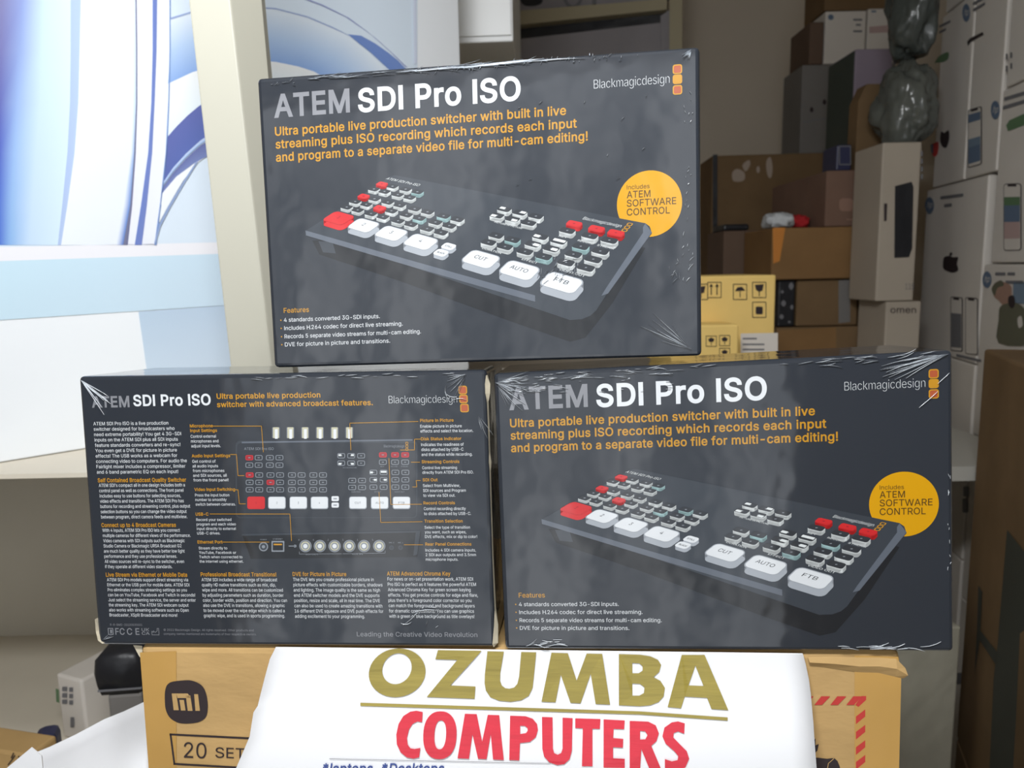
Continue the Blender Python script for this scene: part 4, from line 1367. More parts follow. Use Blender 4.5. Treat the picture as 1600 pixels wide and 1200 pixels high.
b = MB()
SB = lambda x: 386.0 - 0.0215 * x      # bottom line of the pictured screen
pfill(b, [(-110, -90), (652, -90), (652, SB(652)), (-110, SB(-110))], (216, 229, 242), 0)
YS = [-90, 0, 80, 160, 240, 320, 383]
strip(b, YS, [-110] * 7, [4, 3, 2, 0, -2, -4, -4], [(110, 112, 160)] * 7, [(124, 124, 166), (122, 122, 168), (112, 114, 170), (96, 104, 174), (78, 96, 186), (66, 98, 196), (64, 100, 200)], 1)
strip(b, YS, [4, 3, 2, 0, -2, -4, -4], [36, 34, 30, 26, 22, 18, 16], [(124, 124, 166), (122, 122, 168), (112, 114, 170), (96, 104, 174), (78, 96, 186), (66, 98, 196), (64, 100, 200)],
      [(138, 152, 204), (138, 154, 206), (140, 160, 210), (146, 172, 220), (150, 182, 228), (146, 182, 228), (140, 180, 228)], 1)
strip(b, YS, [36, 34, 30, 26, 22, 18, 16], [72, 70, 66, 62, 56, 50, 46], [(138, 152, 204), (138, 154, 206), (140, 160, 210), (146, 172, 220), (150, 182, 228), (146, 182, 228), (140, 180, 228)], (196, 218, 242), 1)
strip(b, YS, [72, 70, 66, 62, 56, 50, 46], [111, 110, 110, 109, 105, 97, 90], (196, 218, 242), (210, 230, 246), 1)
strip(b, YS, [111, 110, 110, 109, 105, 97, 90], [128, 126, 124, 122, 116, 105, 95], (172, 192, 230), (178, 198, 232), 1)
strip(b, YS, [128, 126, 124, 122, 116, 105, 95], [211, 211, 212, 212, 209, 203, 192], (233, 239, 247), (230, 236, 246), 1)
strip(b, YS, [203, 205, 206, 207, 204, 193, 181], [211, 211, 212, 212, 209, 203, 192], (230, 236, 246), [(222, 232, 246), (216, 228, 246), (206, 222, 244), (190, 212, 240), (150, 180, 226), (96, 136, 206), (80, 118, 196)], 2)
strip(b, YS, [211, 211, 212, 212, 209, 203, 192], [213, 213, 214, 214, 211.5, 206, 199], (122, 124, 146), (110, 112, 148), 2)
strip(b, YS, [213, 213, 214, 214, 211.5, 206, 199], [239, 238, 238, 236, 231, 220, 210], (231, 234, 248), (234, 238, 248), 1)
strip(b, YS, [240, 238, 238, 236, 231, 220, 210], [247, 245, 244, 241, 237, 229, 221], (108, 130, 196), (116, 132, 192), 2)
strip(b, YS, [247, 245, 244, 241, 237, 229, 221], [265, 264.5, 264.5, 263, 259, 250, 242], (232, 236, 248), (234, 238, 250), 1)
strip(b, YS, [264.5, 264, 264, 262, 258, 249, 240.5], [266, 265.7, 265.7, 264, 260.5, 251.5, 244], (120, 146, 196), (116, 146, 200), 3)
# curves right of the vertical bands, running on behind the upright
x0s = lambda y: 265.5 if y < 90 else 265.5 - (y - 90) * .0725
up = [(266, -90), (300, -90), (380, -90), (450, -90), (560, -90), (652, -90)]
ribbon(b, [(266, 28), (296, 19), (340, 12), (382, 10), (430, 13), (480, 26), (520, 43), (543, 55)],
       [(266, 31), (296, 21.5), (340, 14), (382, 12), (430, 15), (480, 28), (520, 45), (546, 57)], (150, 168, 208), (150, 168, 208), 3)
ribbon(b, [(266, 30), (296, 21), (340, 14), (382, 12), (430, 15), (480, 28), (520, 45), (546, 57), (575, 82), (605, 112)],
       [(265, 80), (300, 66), (340, 58), (385, 55), (430, 60), (480, 74), (520, 92), (540, 106), (560, 125), (580, 150)], (222, 232, 242), (178, 202, 234), 2)
ribbon(b, [(265, 80), (300, 66), (340, 58), (385, 55), (430, 60), (480, 74), (520, 92), (540, 106), (560, 125), (580, 150)],
       [(262, 131), (300, 113), (340, 101), (385, 94), (430, 97), (465, 104), (490, 112), (510, 124), (530, 140), (550, 160)], (178, 202, 234), (140, 172, 224), 2)
ribbon(b, [(262, 131), (300, 113), (340, 101), (385, 94), (430, 97), (465, 104), (490, 112), (510, 124), (530, 140)],
       [(261, 214), (310, 166), (345, 142), (385, 128), (430, 128), (465, 135), (490, 142), (510, 150), (530, 165)], (238, 241, 242), (228, 238, 244), 2)
ribbon(b, [(261, 214), (275, 198), (292, 181), (310, 166), (335, 152)], [(255, 284), (270, 262), (290, 240), (312, 220), (335, 205)], (98, 108, 170), (92, 108, 172), 3)
ribbon(b, [(255, 284), (270, 262), (290, 240), (312, 220), (335, 205)], [(253, 292), (270, 268), (290, 246), (312, 226), (335, 212)], (196, 212, 240), (150, 178, 222), 3)
ribbon(b, [(253, 294), (270, 270), (290, 248), (312, 228), (335, 214)], [(252, 303), (275, 276), (300, 257), (318, 247), (335, 240)], (104, 112, 164), (120, 134, 184), 3)
ribbon(b, [(252, 303), (275, 276), (305, 254), (318, 247)], [(247, 350), (262, 322), (285, 283), (306, 256)], (238, 242, 248), (236, 242, 248), 3)
ribbon(b, [(304, 255), (284, 286), (262, 322), (247, 352), (240, 380)], [(309, 252), (289, 284), (265.5, 324), (250, 354), (243, 380)], (140, 160, 200), (150, 168, 206), 4)
ribbon(b, [(455, -8), (500, 8), (540, 27), (580, 55), (610, 82), (632, 104)], [(461, -8), (504, 8), (544, 28), (583, 57), (613, 84), (636, 106)], (132, 140, 190), (140, 150, 200), 3)
ribbon(b, [(543, 54), (563, 56), (585, 68), (605, 82), (620, 94), (650, 125)], [(543, 54), (560, 68), (578, 82), (592, 95), (606, 108), (625, 130)], (116, 142, 200), (112, 140, 200), 3)
strip(b, [-90, 100], [642, 645], [648, 650], (216, 228, 242), (208, 214, 236), 3)
b.build('pictured_screen', pcbox)
b = MB()
bez_t, bez_b = SB, lambda x: 408 - 0.033 * x
pfill(b, [(-110, bez_t(-110)), (652, bez_t(652)), (652, bez_b(652)), (-110, bez_b(-110))], (236, 236, 242), 1)
pfill(b, [(-110, bez_b(-110)), (652, bez_b(652)), (652, 500 - .066 * 652), (-110, 500 + .066 * 110)], [(198, 226, 240), (206, 220, 238), (206, 220, 238), (198, 224, 238)], 1)
pfill(b, [(216, 487), (440, 471), (470, 592), (231, 592)], [(186, 206, 226), (190, 208, 228), (206, 220, 236), (202, 218, 234)], 1)
b.build('pictured_chin_and_stand', pcbox)

# white cabinet hung from the ceiling beyond the carton
cabp = at(760, 66, 1.78)
hang = thing('overhead_cabinet', m4(rz(-.06), (cabp[0], cabp[1], float(cabp[2]))), 'plain white cabinet hung from the ceiling, just right of the computer carton', 'cabinet')
wl_, wr_ = at(690, 66, 1.78)[0] - cabp[0], at(802, 66, 1.78)[0] - cabp[0]
b = MB()
b.box(wl_, wr_, 0, .4, 0, 2.749 - float(cabp[2]), mat('white_cabinet_board', (240, 242, 242), rough=.5))
b.build('cabinet_body', hang, bevel=.003)
b = MB()
b.box(wl_ + .004, wr_ - .004, -.006, 0.0, .012, 2.74 - float(cabp[2]), mat('white_cabinet_door', (240, 242, 242), rough=.4))
b.build('cabinet_door', hang, bevel=.001)

# framed sign cabinet on the back wall
SC_R = rz(-.235)
SC_T = at(930, 20, 3.15)
signc = thing('sign_cabinet', m4(SC_R, SC_T), 'cream framed sign cabinet with dark lettering, above the topmost black box', 'sign')


def scp(px, py, off=0.0):
    x, z = on_plane(px, py, SC_T, SC_R, off)
    return (x, off, z)


def scpoly(b, pts, m, off, th=.02):
    F0 = [scp(x, y, off) for x, y in pts]
    B0 = [(x, off + th, z) for x, _, z in F0]
    n = len(pts)
    b.mesh(F0 + B0, [tuple(range(n))[::-1], tuple(range(n, 2 * n))] + [(i, (i + 1) % n, n + (i + 1) % n, n + i) for i in range(n)], m)


SIGNCREAM = mat('aged_cream_frame', (176, 166, 138), rough=.6)
SIGNGREY = mat('grey_sign_panel', (150, 146, 150), rough=.6, noise=.08, nscale=5)
b = MB()
scpoly(b, [(770, 20), (1042, -2), (1042, 14.5), (770, 43)], SIGNCREAM, -.02, .05)
scpoly(b, [(1046, -60), (1066, -60), (1066, 170), (1046, 170)], SIGNCREAM, -.02, .05)
b.build('cabinet_frame', signc, merge=True)
b = MB()
scpoly(b, [(770, -80), (1046, -80), (1046, -2), (770, 20)], SIGNGREY, 0.0, .02)
pnl = b.build('sign_panel', signc, merge=True)
b = MB()
for loop in (smooth_loop([(812, -12), (830, -14), (846, -8), (846, 4), (832, 9), (816, 6)], 3),):
    scpoly(b, loop, BLACKPL, -.006, .006)
V, Fc = outline_faces([[(x, y) for x, y in ell(895, -14, 17, 28, 0)], ell(895, -14, 12.5, 22, 0)])
b.mesh([scp(x, y, -.005) for x, y in V], Fc, INKGREY)
scpoly(b, [(925, -40), (931, -40), (931, 6), (925, 7)], INKGREY, -.006, .006)
b.build('sign_lettering', pnl)
b = MB()
scpoly(b, [(770, 43), (1042, 14.5), (1042, 24), (1028, 36), (770, 66)], BLACKPL, .03, .02)
b.build('dark_recess', signc, merge=True)
b = MB()
scpoly(b, [(770, 66), (1032, 35.5), (1034, 170), (770, 170)], SIGNGREY, .012, .02)
b.build('lower_panel', signc, merge=True)
b = MB()
scpoly(b, [(1032, 25), (1046, 15), (1046, 170), (1034, 170)], SIGNGREY, .004, .03)
b.build('cabinet_side', signc, merge=True)

# ------------------------------------------------------------------ stock table with the piled goods behind the black boxes
TZ = 0.95
table = thing('stock_table', m4(np.eye(3), (0.8, 2.3, 0)), 'low stock table carrying the yellow cartons and the brown pile', 'table')
b = MB()
b.box(-0.57, 0.268, -0.835, 0.40, TZ - .03, TZ - .001, BENCH)
b.build('table_top', table)
for sx in (-.52, .24):
    for sy in (-.80, .35):
        b = MB()
        b.box(sx - .02, sx + .02, sy - .02, sy + .02, 0, TZ - .03, CREAM)
        b.build('leg', table)

rear = thing('stock_table', m4(np.eye(3), (1.15, 3.08, 0)), 'low stock table against the back wall under the big brown carton', 'table')
b = MB()
b.box(-0.42, 0.42, -.20, .30, TZ - .03, TZ - .001, BENCH)
b.build('table_top', rear)
for sx in (-.38, .38):
    for sy in (-.16, .26):
        b = MB()
        b.box(sx - .02, sx + .02, sy - .02, sy + .02, 0, TZ - .03, CREAM)
        b.build('leg', rear)

picto = [(1116, 452), (1156, 455), (1186, 452), (1186, 483)]
o, inf = face_box('yellow_carton', 'larger yellow carton with handling symbols, beside the right end of the top black box', 'carton', 1046, 1213, 431, 1.57, .22, CARD_YEL, z0=TZ, yaw=.03)
a = printer(inf)
for i, (x, y) in enumerate([(1095, 455)] + picto):
    a.frame(x, y + 1, 22, 25, 1, 1.1, INKBLACK, 1)
    if i == 1:
        for dx in (-5, 4):
            a.stroke([(x + dx, y - 6), (x + dx, y + 8)], 1.6, INKBLACK, 1)
            a.poly([(x + dx - 3, y - 4), (x + dx, y - 9), (x + dx + 3, y - 4)], INKBLACK, 1)
    elif i == 4:
        a.poly(rrect(x, y + 2, 11, 12, 2), INKBLACK, 1)
    elif i == 2:
        a.poly([(x - 8, y), (x - 4, y - 6), (x + 3, y - 7), (x + 8, y - 1)], INKBLACK, 1)
        a.stroke([(x, y), (x, y + 9)], 1.2, INKBLACK, 1)
    else:
        a.poly([(x - 7, y - 7), (x + 7, y - 8), (x + 5, y + 2), (x, y + 4), (x - 5, y + 1)], INKBLACK, 1)
        a.stroke([(x, y + 3), (x, y + 10)], 1.3, INKBLACK, 1)
    a.build('handling_symbol', o)
a = printer(inf)
a.poly([(1157, 521), (1215, 520), (1215, 600), (1157, 600)], WHITECARD, 1)
for y, w in ((529, 22), (538, 34), (546, 34), (553, 28)):
    a.poly(rrect(1160 + w / 2, y, w, 2.6, .4), INKGREY, 2)
lb = a.build('shipping_label', o)
lb['label'] = 'white shipping label'
o, inf = face_box('yellow_carton', 'smaller yellow carton standing in front of the larger yellow carton', 'carton', 1030, 1155, 508, 1.475, .085, CARD_YEL, z0=TZ, yaw=.03)
a = printer(inf)
for x, y, f in ((1111, 533, 0), (1132, 532, 0), (1132, 552, 1)):
    a.frame(x, y, 17, 17, .8, .9, INKBLACK, 1)
    a.poly([(x - 5, y - 3), (x, y - 6), (x + 5, y - 3), (x + 3, y + 1), (x - 3, y + 1)], INKBLACK, 1)
    a.stroke([(x, y), (x, y + 6)], 1, INKBLACK, 1)
    a.build('handling_symbol', o)

RG = 0.0015
o, iA = face_box('tan_carton', 'low tan carton at the bottom of the brown pile, right of the yellow carton', 'carton', 1214, 1342, 511, 2.18, .22, CARD_DARK, z0=TZ, yaw=0)
a = printer(iA)
a.poly([(1214, 516), (1306, 511.5), (1306, 560), (1214, 560)], GREYCARD if False else CARD_MID, 1)
a.build('pale_panel', o)
o, iB = face_box('brown_carton', 'brown carton with a strip of white tape, under the wide carton', 'carton', 1246, 1342, 437, 2.20, .2, CARD_DARK, z0=iA[3] + RG)
a = printer(iB)
a.poly([(1310, 438), (1328, 437), (1328, 503), (1310, 505)], GREYCARD, 1)
tp = a.build('tape_strip', o)
tp['label'] = 'whitish tape strip'
o, iB2 = face_box('black_box', 'black box with pale specks between the yellow carton and the taped brown carton', 'box', 1217, 1243, 437.5, 2.20, .2, BLACKPL, z0=iA[3] + RG)
a = printer(iB2)
for x, y, w, h in ((1236, 447, 8, 12), (1222, 456, 5, 5), (1224, 474, 8, 10), (1237, 480, 5, 8), (1221, 495, 7, 8), (1233, 503, 5, 4)):
    a.poly(smooth_loop([(x - w / 2, y), (x, y - h / 2), (x + w / 2, y), (x, y + h / 2)], 3), INKGREY, 1)
    a.build('printed_speck', o)
o, iC = face_box('wide_carton', 'wide plain brown carton with orange tape on its left end, middle of the pile', 'carton', 1207, 1347, 355, 2.18, .26, CARD_MID, z0=max(iB[3], iB2[3]) + RG)
a = printer(iC)
a.poly([(1207, 356), (1227, 355.5), (1218, 408), (1208, 412)], ORANGETAPE, 1)
a.build('orange_tape', o)
o, iD = face_box('tall_carton', 'tall dark brown carton standing right of the wide carton', 'carton', 1349, 1384, 352, 2.20, .45, CARD_DARK, z0=TZ)
o, iE = face_box('pinkish_carton', 'pinkish carton resting on the wide brown carton', 'carton', 1292, 1349.5, 266, 2.20, .45, CARD_PINK, z0=iC[3] + RG)
a = printer(iE)
a.poly(rrect(1322, 320, 22, 20, 6), mat('faded_print', (150, 118, 102), rough=.8), 1)
a.poly(rrect(1334, 343, 24, 2, .5), mat('faded_print', (150, 118, 102)), 1)
a.build('faded_print', o)
o, iF = face_box('lilac_carton', 'small grey lilac carton on top of the tall dark brown carton', 'carton', 1351, 1384, 266, 2.20, .45, LILACCARD, z0=iD[3] + RG)
a = printer(iF)
a.poly([(1352, 308), (1382, 304), (1382, 307), (1352, 311)], INKGREY, 1)
a.build('seam_tape', o)
c = at(1215, 345, 2.24)
lump('white_cloth', 'crumpled white cloth lying on the wide brown carton', 'cloth', c, (.040, .05, .022), CLOTHW, z0=iC[3], seed=3)
c = at(1243, 345, 2.30)
lump('red_cloth', 'red cloth bundle lying on the wide brown carton', 'cloth', c, (.034, .04, .020), CLOTHR, z0=iC[3], seed=5)
o, iH = face_box('dark_carton', 'dark brown carton behind and above the larger yellow carton', 'carton', 1131, 1205, 360, 2.45, .2, mat('dark_stained_cardboard', (104, 84, 70), rough=.8, noise=.1, nscale=5), z0=TZ)
o, _ = face_box('black_case', 'flat black case lying on the dark carton left of the white cloth', 'case', 1131, 1171, 350, 2.47, .14, BLACKPL, z0=iH[3] + RG, bevel=.006)
o, iI = face_box('brown_carton', 'big brown carton with painted pale glare spots at the back wall', 'carton', 1113, 1425, 239, 2.98, .24, CARD_DARK, z0=TZ, yaw=-.05)
a = printer(iI)
GLARE = mat('painted_glare', (176, 160, 146), rough=.8)  # pale colour painted where the plastic wrap glares
for q in ([(1144, 270), (1152, 264), (1163, 270), (1162, 282), (1146, 283)], [(1160, 258), (1170, 250), (1172, 258), (1165, 268)], [(1198, 250), (1204, 246), (1207, 262), (1205, 277), (1200, 276), (1197, 262)],
          [(1182, 262), (1186, 260), (1187, 268), (1183, 270)]):
    a.poly(smooth_loop(q, 3), GLARE, 1)
    a.build('glare_patch', o)
a = printer(iI)
a.poly([(1113.5, 242), (1121, 241), (1121, 420), (1113.5, 420)], BLACKPL, 1)  # dark strip down the left edge
a.build('dark_left_edge', o)
o, iJ = face_box('grey_carton', 'grey carton standing on the big brown carton by the back wall', 'carton', 1254, 1400, 100, 3.00, .2, GREYCARD, z0=iI[3] + RG)
a = printer(iJ)
for x, y in ((1268, 172), (1288, 160)):
    a.poly(smooth_loop([(x - 3, y), (x, y - 5), (x + 3, y), (x, y + 4)], 3), INKBLACK, 1)
    a.build('printed_mark', o)
a.poly([(1254, 190), (1300, 183), (1300, 185), (1254, 192)], INKGREY, 1)
a.build('printed_mark', o)
o, iL = face_box('white_printer_carton', 'white printed carton at the top, left one of the pair under the brown carton', 'carton', 1290, 1354, 17, 3.00, .2, WHITECARD, z0=iJ[3] + RG)
a = printer(iL)
a.poly(disc(1298, 27, 4.5, 16), INKBLUE, 1)
a.build('printed_logo', o)
for x, y, w in ((1340, 31, 14), (1341, 39, 8), (1340, 49, 14)):
    a.poly(rrect(x, y, w, 3, .6), INKGREY, 1)
a.build('printed_mark', o)
o, iL2 = face_box('white_printer_carton', 'white printed carton at the top, right one of the pair under the brown carton', 'carton', 1357, 1408, 13, 3.00, .2, WHITECARD, z0=iJ[3] + RG)
a = printer(iL2)
a.poly(rrect(1365, 18, 8, 3, 1), INKBLUE, 1)
a.build('printed_logo', o)
a.poly([(1358, 42), (1404, 38), (1404, 50), (1358, 52)], mat('faded_pink_print', (190, 164, 160), rough=.6), 1)
a.build('printed_mark', o)
o, iLs = face_box('dark_box', 'narrow dark brown box left of the pair of white printed cartons', 'box', 1266, 1288, 34, 3.0, .2, mat('dark_stained_cardboard', (104, 84, 70)), z0=iJ[3] + RG)
o, iO = face_box('brown_carton', 'brown carton lying across the two white printed cartons at the top', 'carton', 1290, 1405, -40, 3.02, .2, CARD_DARK, z0=max(iL[3], iL2[3]) + RG)
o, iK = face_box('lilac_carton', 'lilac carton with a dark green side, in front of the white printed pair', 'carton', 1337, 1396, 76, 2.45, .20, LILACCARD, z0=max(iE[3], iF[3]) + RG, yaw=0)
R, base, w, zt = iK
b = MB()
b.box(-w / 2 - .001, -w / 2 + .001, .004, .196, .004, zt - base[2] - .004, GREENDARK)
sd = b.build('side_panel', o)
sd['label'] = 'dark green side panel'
o, iM = face_box('navy_box', 'small navy box on the pinkish carton, left of the brown sleeve', 'box', 1308, 1331, 226, 2.22, .1, NAVY, z0=max(iE[3], iF[3]) + RG)
a = printer(iM)
a.frame(1320, 243, 19, 30, 1, 1.6, INKGREY, 1)
a.build('pale_border', o)
b = MB()
cN = at(1358, 265, 2.22)
sl = thing('cardboard_sleeve', m4(np.eye(3), (cN[0], cN[1], max(iE[3], iF[3]) + RG)), 'upright brown cardboard sleeve with cut top corners beside the plastic bags', 'sleeve')
hN = float(at(1358, 131, 2.22)[2]) - (max(iE[3], iF[3]) + RG)
wN = (at(1381, 200, 2.22)[0] - at(1336, 200, 2.22)[0]) / 2
P2 = [(-wN, 0), (wN, 0), (wN, hN * .72), (wN * .45, hN), (-wN * .45, hN), (-wN * .95, hN * .8)]
n = len(P2)
b.mesh([(x, 0, z) for x, z in P2] + [(x, .06, z) for x, z in P2], [tuple(range(n)), tuple(range(n, 2 * n))[::-1]] + [(i, n + i, n + (i + 1) % n, (i + 1) % n) for i in range(n)], CARD_DARK)
b.build('sleeve_body', sl, merge=True, bevel=.002)

# white cartons right of the pile
o, iQ = face_box('laptop_carton', 'white carton with grey lettering standing behind the right black box', 'carton', 1385, 1440, 471, 2.0, .16, DULLCARD, z0=TZ, yaw=.0)
a = printer(iQ)
a.text('omen', 1391, 489, 10, INKBLACK, 1, width=40, up=-1, bold=.01)
a.build('printed_lettering', o)
o, iP = face_box('white_handle_carton', 'white carton with a long dark handle opening, above the lettered white carton', 'carton', 1380, 1441, 222, 2.0, .16, DULLCARD, z0=iQ[3] + RG)
a = printer(iP)
a.poly([(1398, 291), (1424, 284), (1427, 292), (1425, 388), (1420, 402), (1397, 403)], BLACKPL, 1)
a.build('handle_opening', o)
a = printer(iP)
a.text('115', 1414, 452, 9, INKGREY, 1, width=14, up=-1)
a.build('printed_number', o)
for y in (240, 252, 264, 276):
    a.poly(rrect(1440, y, 3, 8, .5), INKGREY, 1)
a.build('printed_mark', o)
a.poly([(1381, 318), (1386, 318), (1385, 345), (1381, 346)], INKBLACK, 1)
a.build('printed_mark', o)

# crumpled plastic bags heaped on it
from mathutils import noise as mnoise


def crumpled_bag(label, c, r, m, z0, seed):
    """A slack plastic bag: a puffed skin pulled into sharp folds."""
    n, V, F_ = 40, [], []
    so = Vector((seed * 3.1, seed * 1.7, seed * 2.3))
    for i in range(n + 1):
        th = math.pi * i / n
        for j in range(2 * n):
            ph = math.pi * j / n
            d = Vector((math.sin(th) * math.cos(ph), math.sin(th) * math.sin(ph), math.cos(th)))
            k = 1.0 + .30 * mnoise.noise(d * 1.3 + so)
            for f, am in ((2.2, .20), (4.6, .11), (9.0, .05)):
                k -= am * abs(mnoise.noise(d * f + so))
            V.append((d.x * r[0] * k, d.y * r[1] * k, max(-r[2] * .8, d.z * r[2] * k)))
    for i in range(n):
        for j in range(2 * n):
            a0, a1 = i * 2 * n + j, i * 2 * n + (j + 1) % (2 * n)
            F_.append((a0, a0 + 2 * n, a1 + 2 * n, a1))
    b = MB()
    b.mesh(V, F_, m)
    o = b.build('plastic_bag', smooth=True, merge=True)
    o.location = (c[0], c[1], z0 + r[2] * .8)
    return tag(o, label, 'bag', 'crumpled plastic bags')


tz = iP[3]
c1, c2 = at(1414, 160, 2.10), at(1422, 40, 2.12)
crumpled_bag('lower of the crumpled grey plastic bags, on the white handle carton', c1, (.072, .10, .125), BAG, tz + .001, 2)
crumpled_bag('upper of the crumpled grey plastic bags, beside the white printed pair', c2, (.066, .09, .15),
             mat('dark_plastic_bag', (70, 75, 72), rough=.25, spec=.7, bump=.02, bscale=9, noise=.25, nscale=7), tz + .232, 6)

# ------------------------------------------------------------------ wall of printer cartons on the right
WD = np.array([0.167, 1.0, 0]) / math.hypot(.167, 1)
WR = np.stack([-WD, np.array([WD[1], -WD[0], 0]), np.array([0, 0, 1.0])], 1)   # x runs towards the camera, y into the stack
WT = np.array([0.825, 0.0, 0.0])
# make it a right-handed frame
assert np.linalg.det(WR) > 0


def wallxz(px, py):
    return on_plane(px, py, WT, WR)


def printer_carton(label, px0, px1, zb, zt, m=WHITECARD, depth=.30, name='printer_carton', group='printer cartons stacked along the right wall'):
    x0 = wallxz(px0, 420)[0]
    x1 = wallxz(px1, 420)[0]
    org = WT + WR @ np.array([(x0 + x1) / 2, 0, 0])
    org[2] = zb
    o = thing(name, m4(WR, org), label, 'carton', group)
    w = abs(x1 - x0) - .003
    b = MB()
    b.box(-w / 2, w / 2, 0, depth, 0, zt - zb, m)
    b.build('box_body', o, bevel=.004)

    def f(x, y, k):
        q = on_plane(x, y, org, WR)
        return (q[0], -0.0008 - 0.0005 * k, q[1])
    return o, Art(f), f


def wz(px, py):
    return wallxz(px, py)[1]


zE0, zE1 = wz(1490, 559), wz(1490, 287)
zG = zE0 - .003
zA1 = wz(1473, 27)
zD0, zD1 = wz(1590, 410), wz(1572, 140)


def logo(o, a, cx, cy, rx_, ry_, f):
    a.poly([(cx + rx_ * math.cos(t * math.pi / 12), cy + ry_ * math.sin(t * math.pi / 12)) for t in range(24)], INKBLUE, 1)
    a.text('hp', cx - rx_ * .55, cy + ry_ * .28, ry_ * .75, WHITECARD, 2, width=rx_ * 1.1, up=-1, shear=.25)
    a.build('printed_logo', o)


def phone(a, x0, y0, x1, y1, cols, sl=0.0):
    w, h = x1 - x0, y1 - y0
    fm = lambda x, y: (x, y + (x - x0) * sl)
    a.poly(rrect(x0 + w / 2, y0 + h / 2, w, h, w * .16), INKBLACK, 1, fm)
    a.poly(rrect(x0 + w / 2, y0 + h / 2, w - 2.2, h - 2.6, w * .13), WHITECARD, 2, fm)
    n = len(cols)
    for i, c in enumerate(cols):
        if c is not None:
            a.poly([(x0 + 1.6, y0 + 8 + (h - 14) * i / n), (x1 - 1.6, y0 + 8 + (h - 14) * i / n), (x1 - 1.6, y0 + 8 + (h - 14) * (i + 1) / n), (x0 + 1.6, y0 + 8 + (h - 14) * (i + 1) / n)], c, 3, fm)
    a.poly(rrect(x0 + w / 2, y0 + 3, w * .5, 3.4, 1), INKBLACK, 3, fm)


SKY = mat('printed_pale_blue', (120, 140, 160), rough=.6)
# columns from the floor up; the far column first
o, a, f = printer_carton('white printer carton with vertical dark lettering behind the right edge of the right black box', 1446, 1534, zG - .50, zG)
for i, (y, h) in enumerate(((700, 10), (712, 6), (740, 16), (768, 16), (790, 22))):
    a.poly(rrect(1515 - i * 1.5, y, 9, h, 2), INKGREY, 1)
    if i == 1:
        a.build('printed_lettering', o)
a.build('printed_lettering', o)
a.poly([(1495, 553), (1534, 562), (1534, 566), (1495, 557)], INKGREY, 1)
a.build('seam_tape', o)
o, a, f = printer_carton('lowest white printer carton of the far column, near the floor', 1446, 1534, 0.0, zG - .503)
a.poly(rrect(1500, 1060, 12, 18, 2), INKGREY, 1)
a.build('printed_lettering', o)
o, a, f = printer_carton('white printer carton with two phone pictures and a dark fruit symbol', 1441, 1535, zE0, zE1)
logo(o, a, 1453, 321, 7, 13, f)
for y, x0, x1 in ((308, 1470, 1506), (321, 1476, 1488)):
    a.poly(rrect((x0 + x1) / 2, y, x1 - x0, 5, 1), INKGREY, 1, lambda x, yy: (x, yy - (x - 1480) * .13))
a.build('printed_wording', o)
a2 = Art(a.w)
a2.poly(smooth_loop([(1474, 412), (1476, 402), (1484, 400), (1490, 402), (1498, 402), (1496, 412), (1498, 422), (1490, 426), (1482, 424), (1475, 420)], 3), INKBLACK, 1)
a2.poly(smooth_loop([(1484, 399), (1486, 394), (1489, 396), (1487, 400)], 3), INKBLACK, 1)
a2.build('printed_symbol', o)
a2 = Art(a.w)
phone(a2, 1486, 463, 1505, 548, [None, INKGREY, INKGREY, INKGREY], .1)
a2.build('printed_phone', o)
phone(a2, 1509, 464, 1529, 553, [None, None, None, None], .1)
a2.build('printed_phone', o)
o, a, f = printer_carton('narrow white printer carton with a grey oval, above the carton with two phone pictures', 1449, 1496.5, zE1 + .004, zA1)
logo(o, a, 1459, 53, 5, 12, f)
for y, x1 in ((38, 1486), (47, 1479)):
    a.poly(rrect((1468 + x1) / 2, y, x1 - 1468, 4, 1), INKGREY, 1, lambda x, yy: (x, yy - (x - 1476) * .5))
a.build('printed_wording', o)
a2 = Art(a.w)
a2.poly(smooth_loop([(1461, 100), (1466, 90), (1476, 83), (1483, 82), (1482, 92), (1474, 97), (1464, 98)], 3), INKGREEN, 1)
a2.build('printed_picture', o)
a2.poly(smooth_loop([(1470, 211), (1472, 205), (1476, 208), (1483, 203), (1484, 216), (1480, 230), (1474, 230), (1470, 222)], 2), INKBLACK, 1)
a2.poly(smooth_loop([(1456, 226), (1460, 224), (1467, 222), (1466, 240), (1460, 245), (1456, 236)], 2), INKRED, 1)
a2.poly([(1455.5, 226), (1459, 225), (1459, 240), (1456, 238)], INKBLUE, 2)
a2.build('printed_picture', o)
o, a, f = printer_carton('white printer carton at the very top, over the carton with the grey oval', 1453, 1498, zA1 + .004, zA1 + .24)
o, a, f = printer_carton('white printer carton picturing one phone with a blue screen', 1498, 1545.5, zE1 + .004, wz(1523, -60))
logo(o, a, 1510.5, 20, 6, 14, f)
for y, x1 in ((1, 1552), (11, 1540)):
    a.poly(rrect((1521 + x1) / 2, y, x1 - 1521, 4.5, 1), INKGREY, 1, lambda x, yy: (x, yy - (x - 1530) * .55))
a.build('printed_wording', o)
a2 = Art(a.w)
a2.poly([(1512, 65), (1516, 60), (1536, 50), (1538, 54), (1517, 66), (1513, 72)], INKBLACK, 1)
a2.build('printed_slot', o)
a2 = Art(a.w)
phone(a2, 1513, 172, 1535, 263, [INKBLUE, None, None, SKY, INKBLUE, INKBLUE], -.3)
a2.build('printed_phone', o)
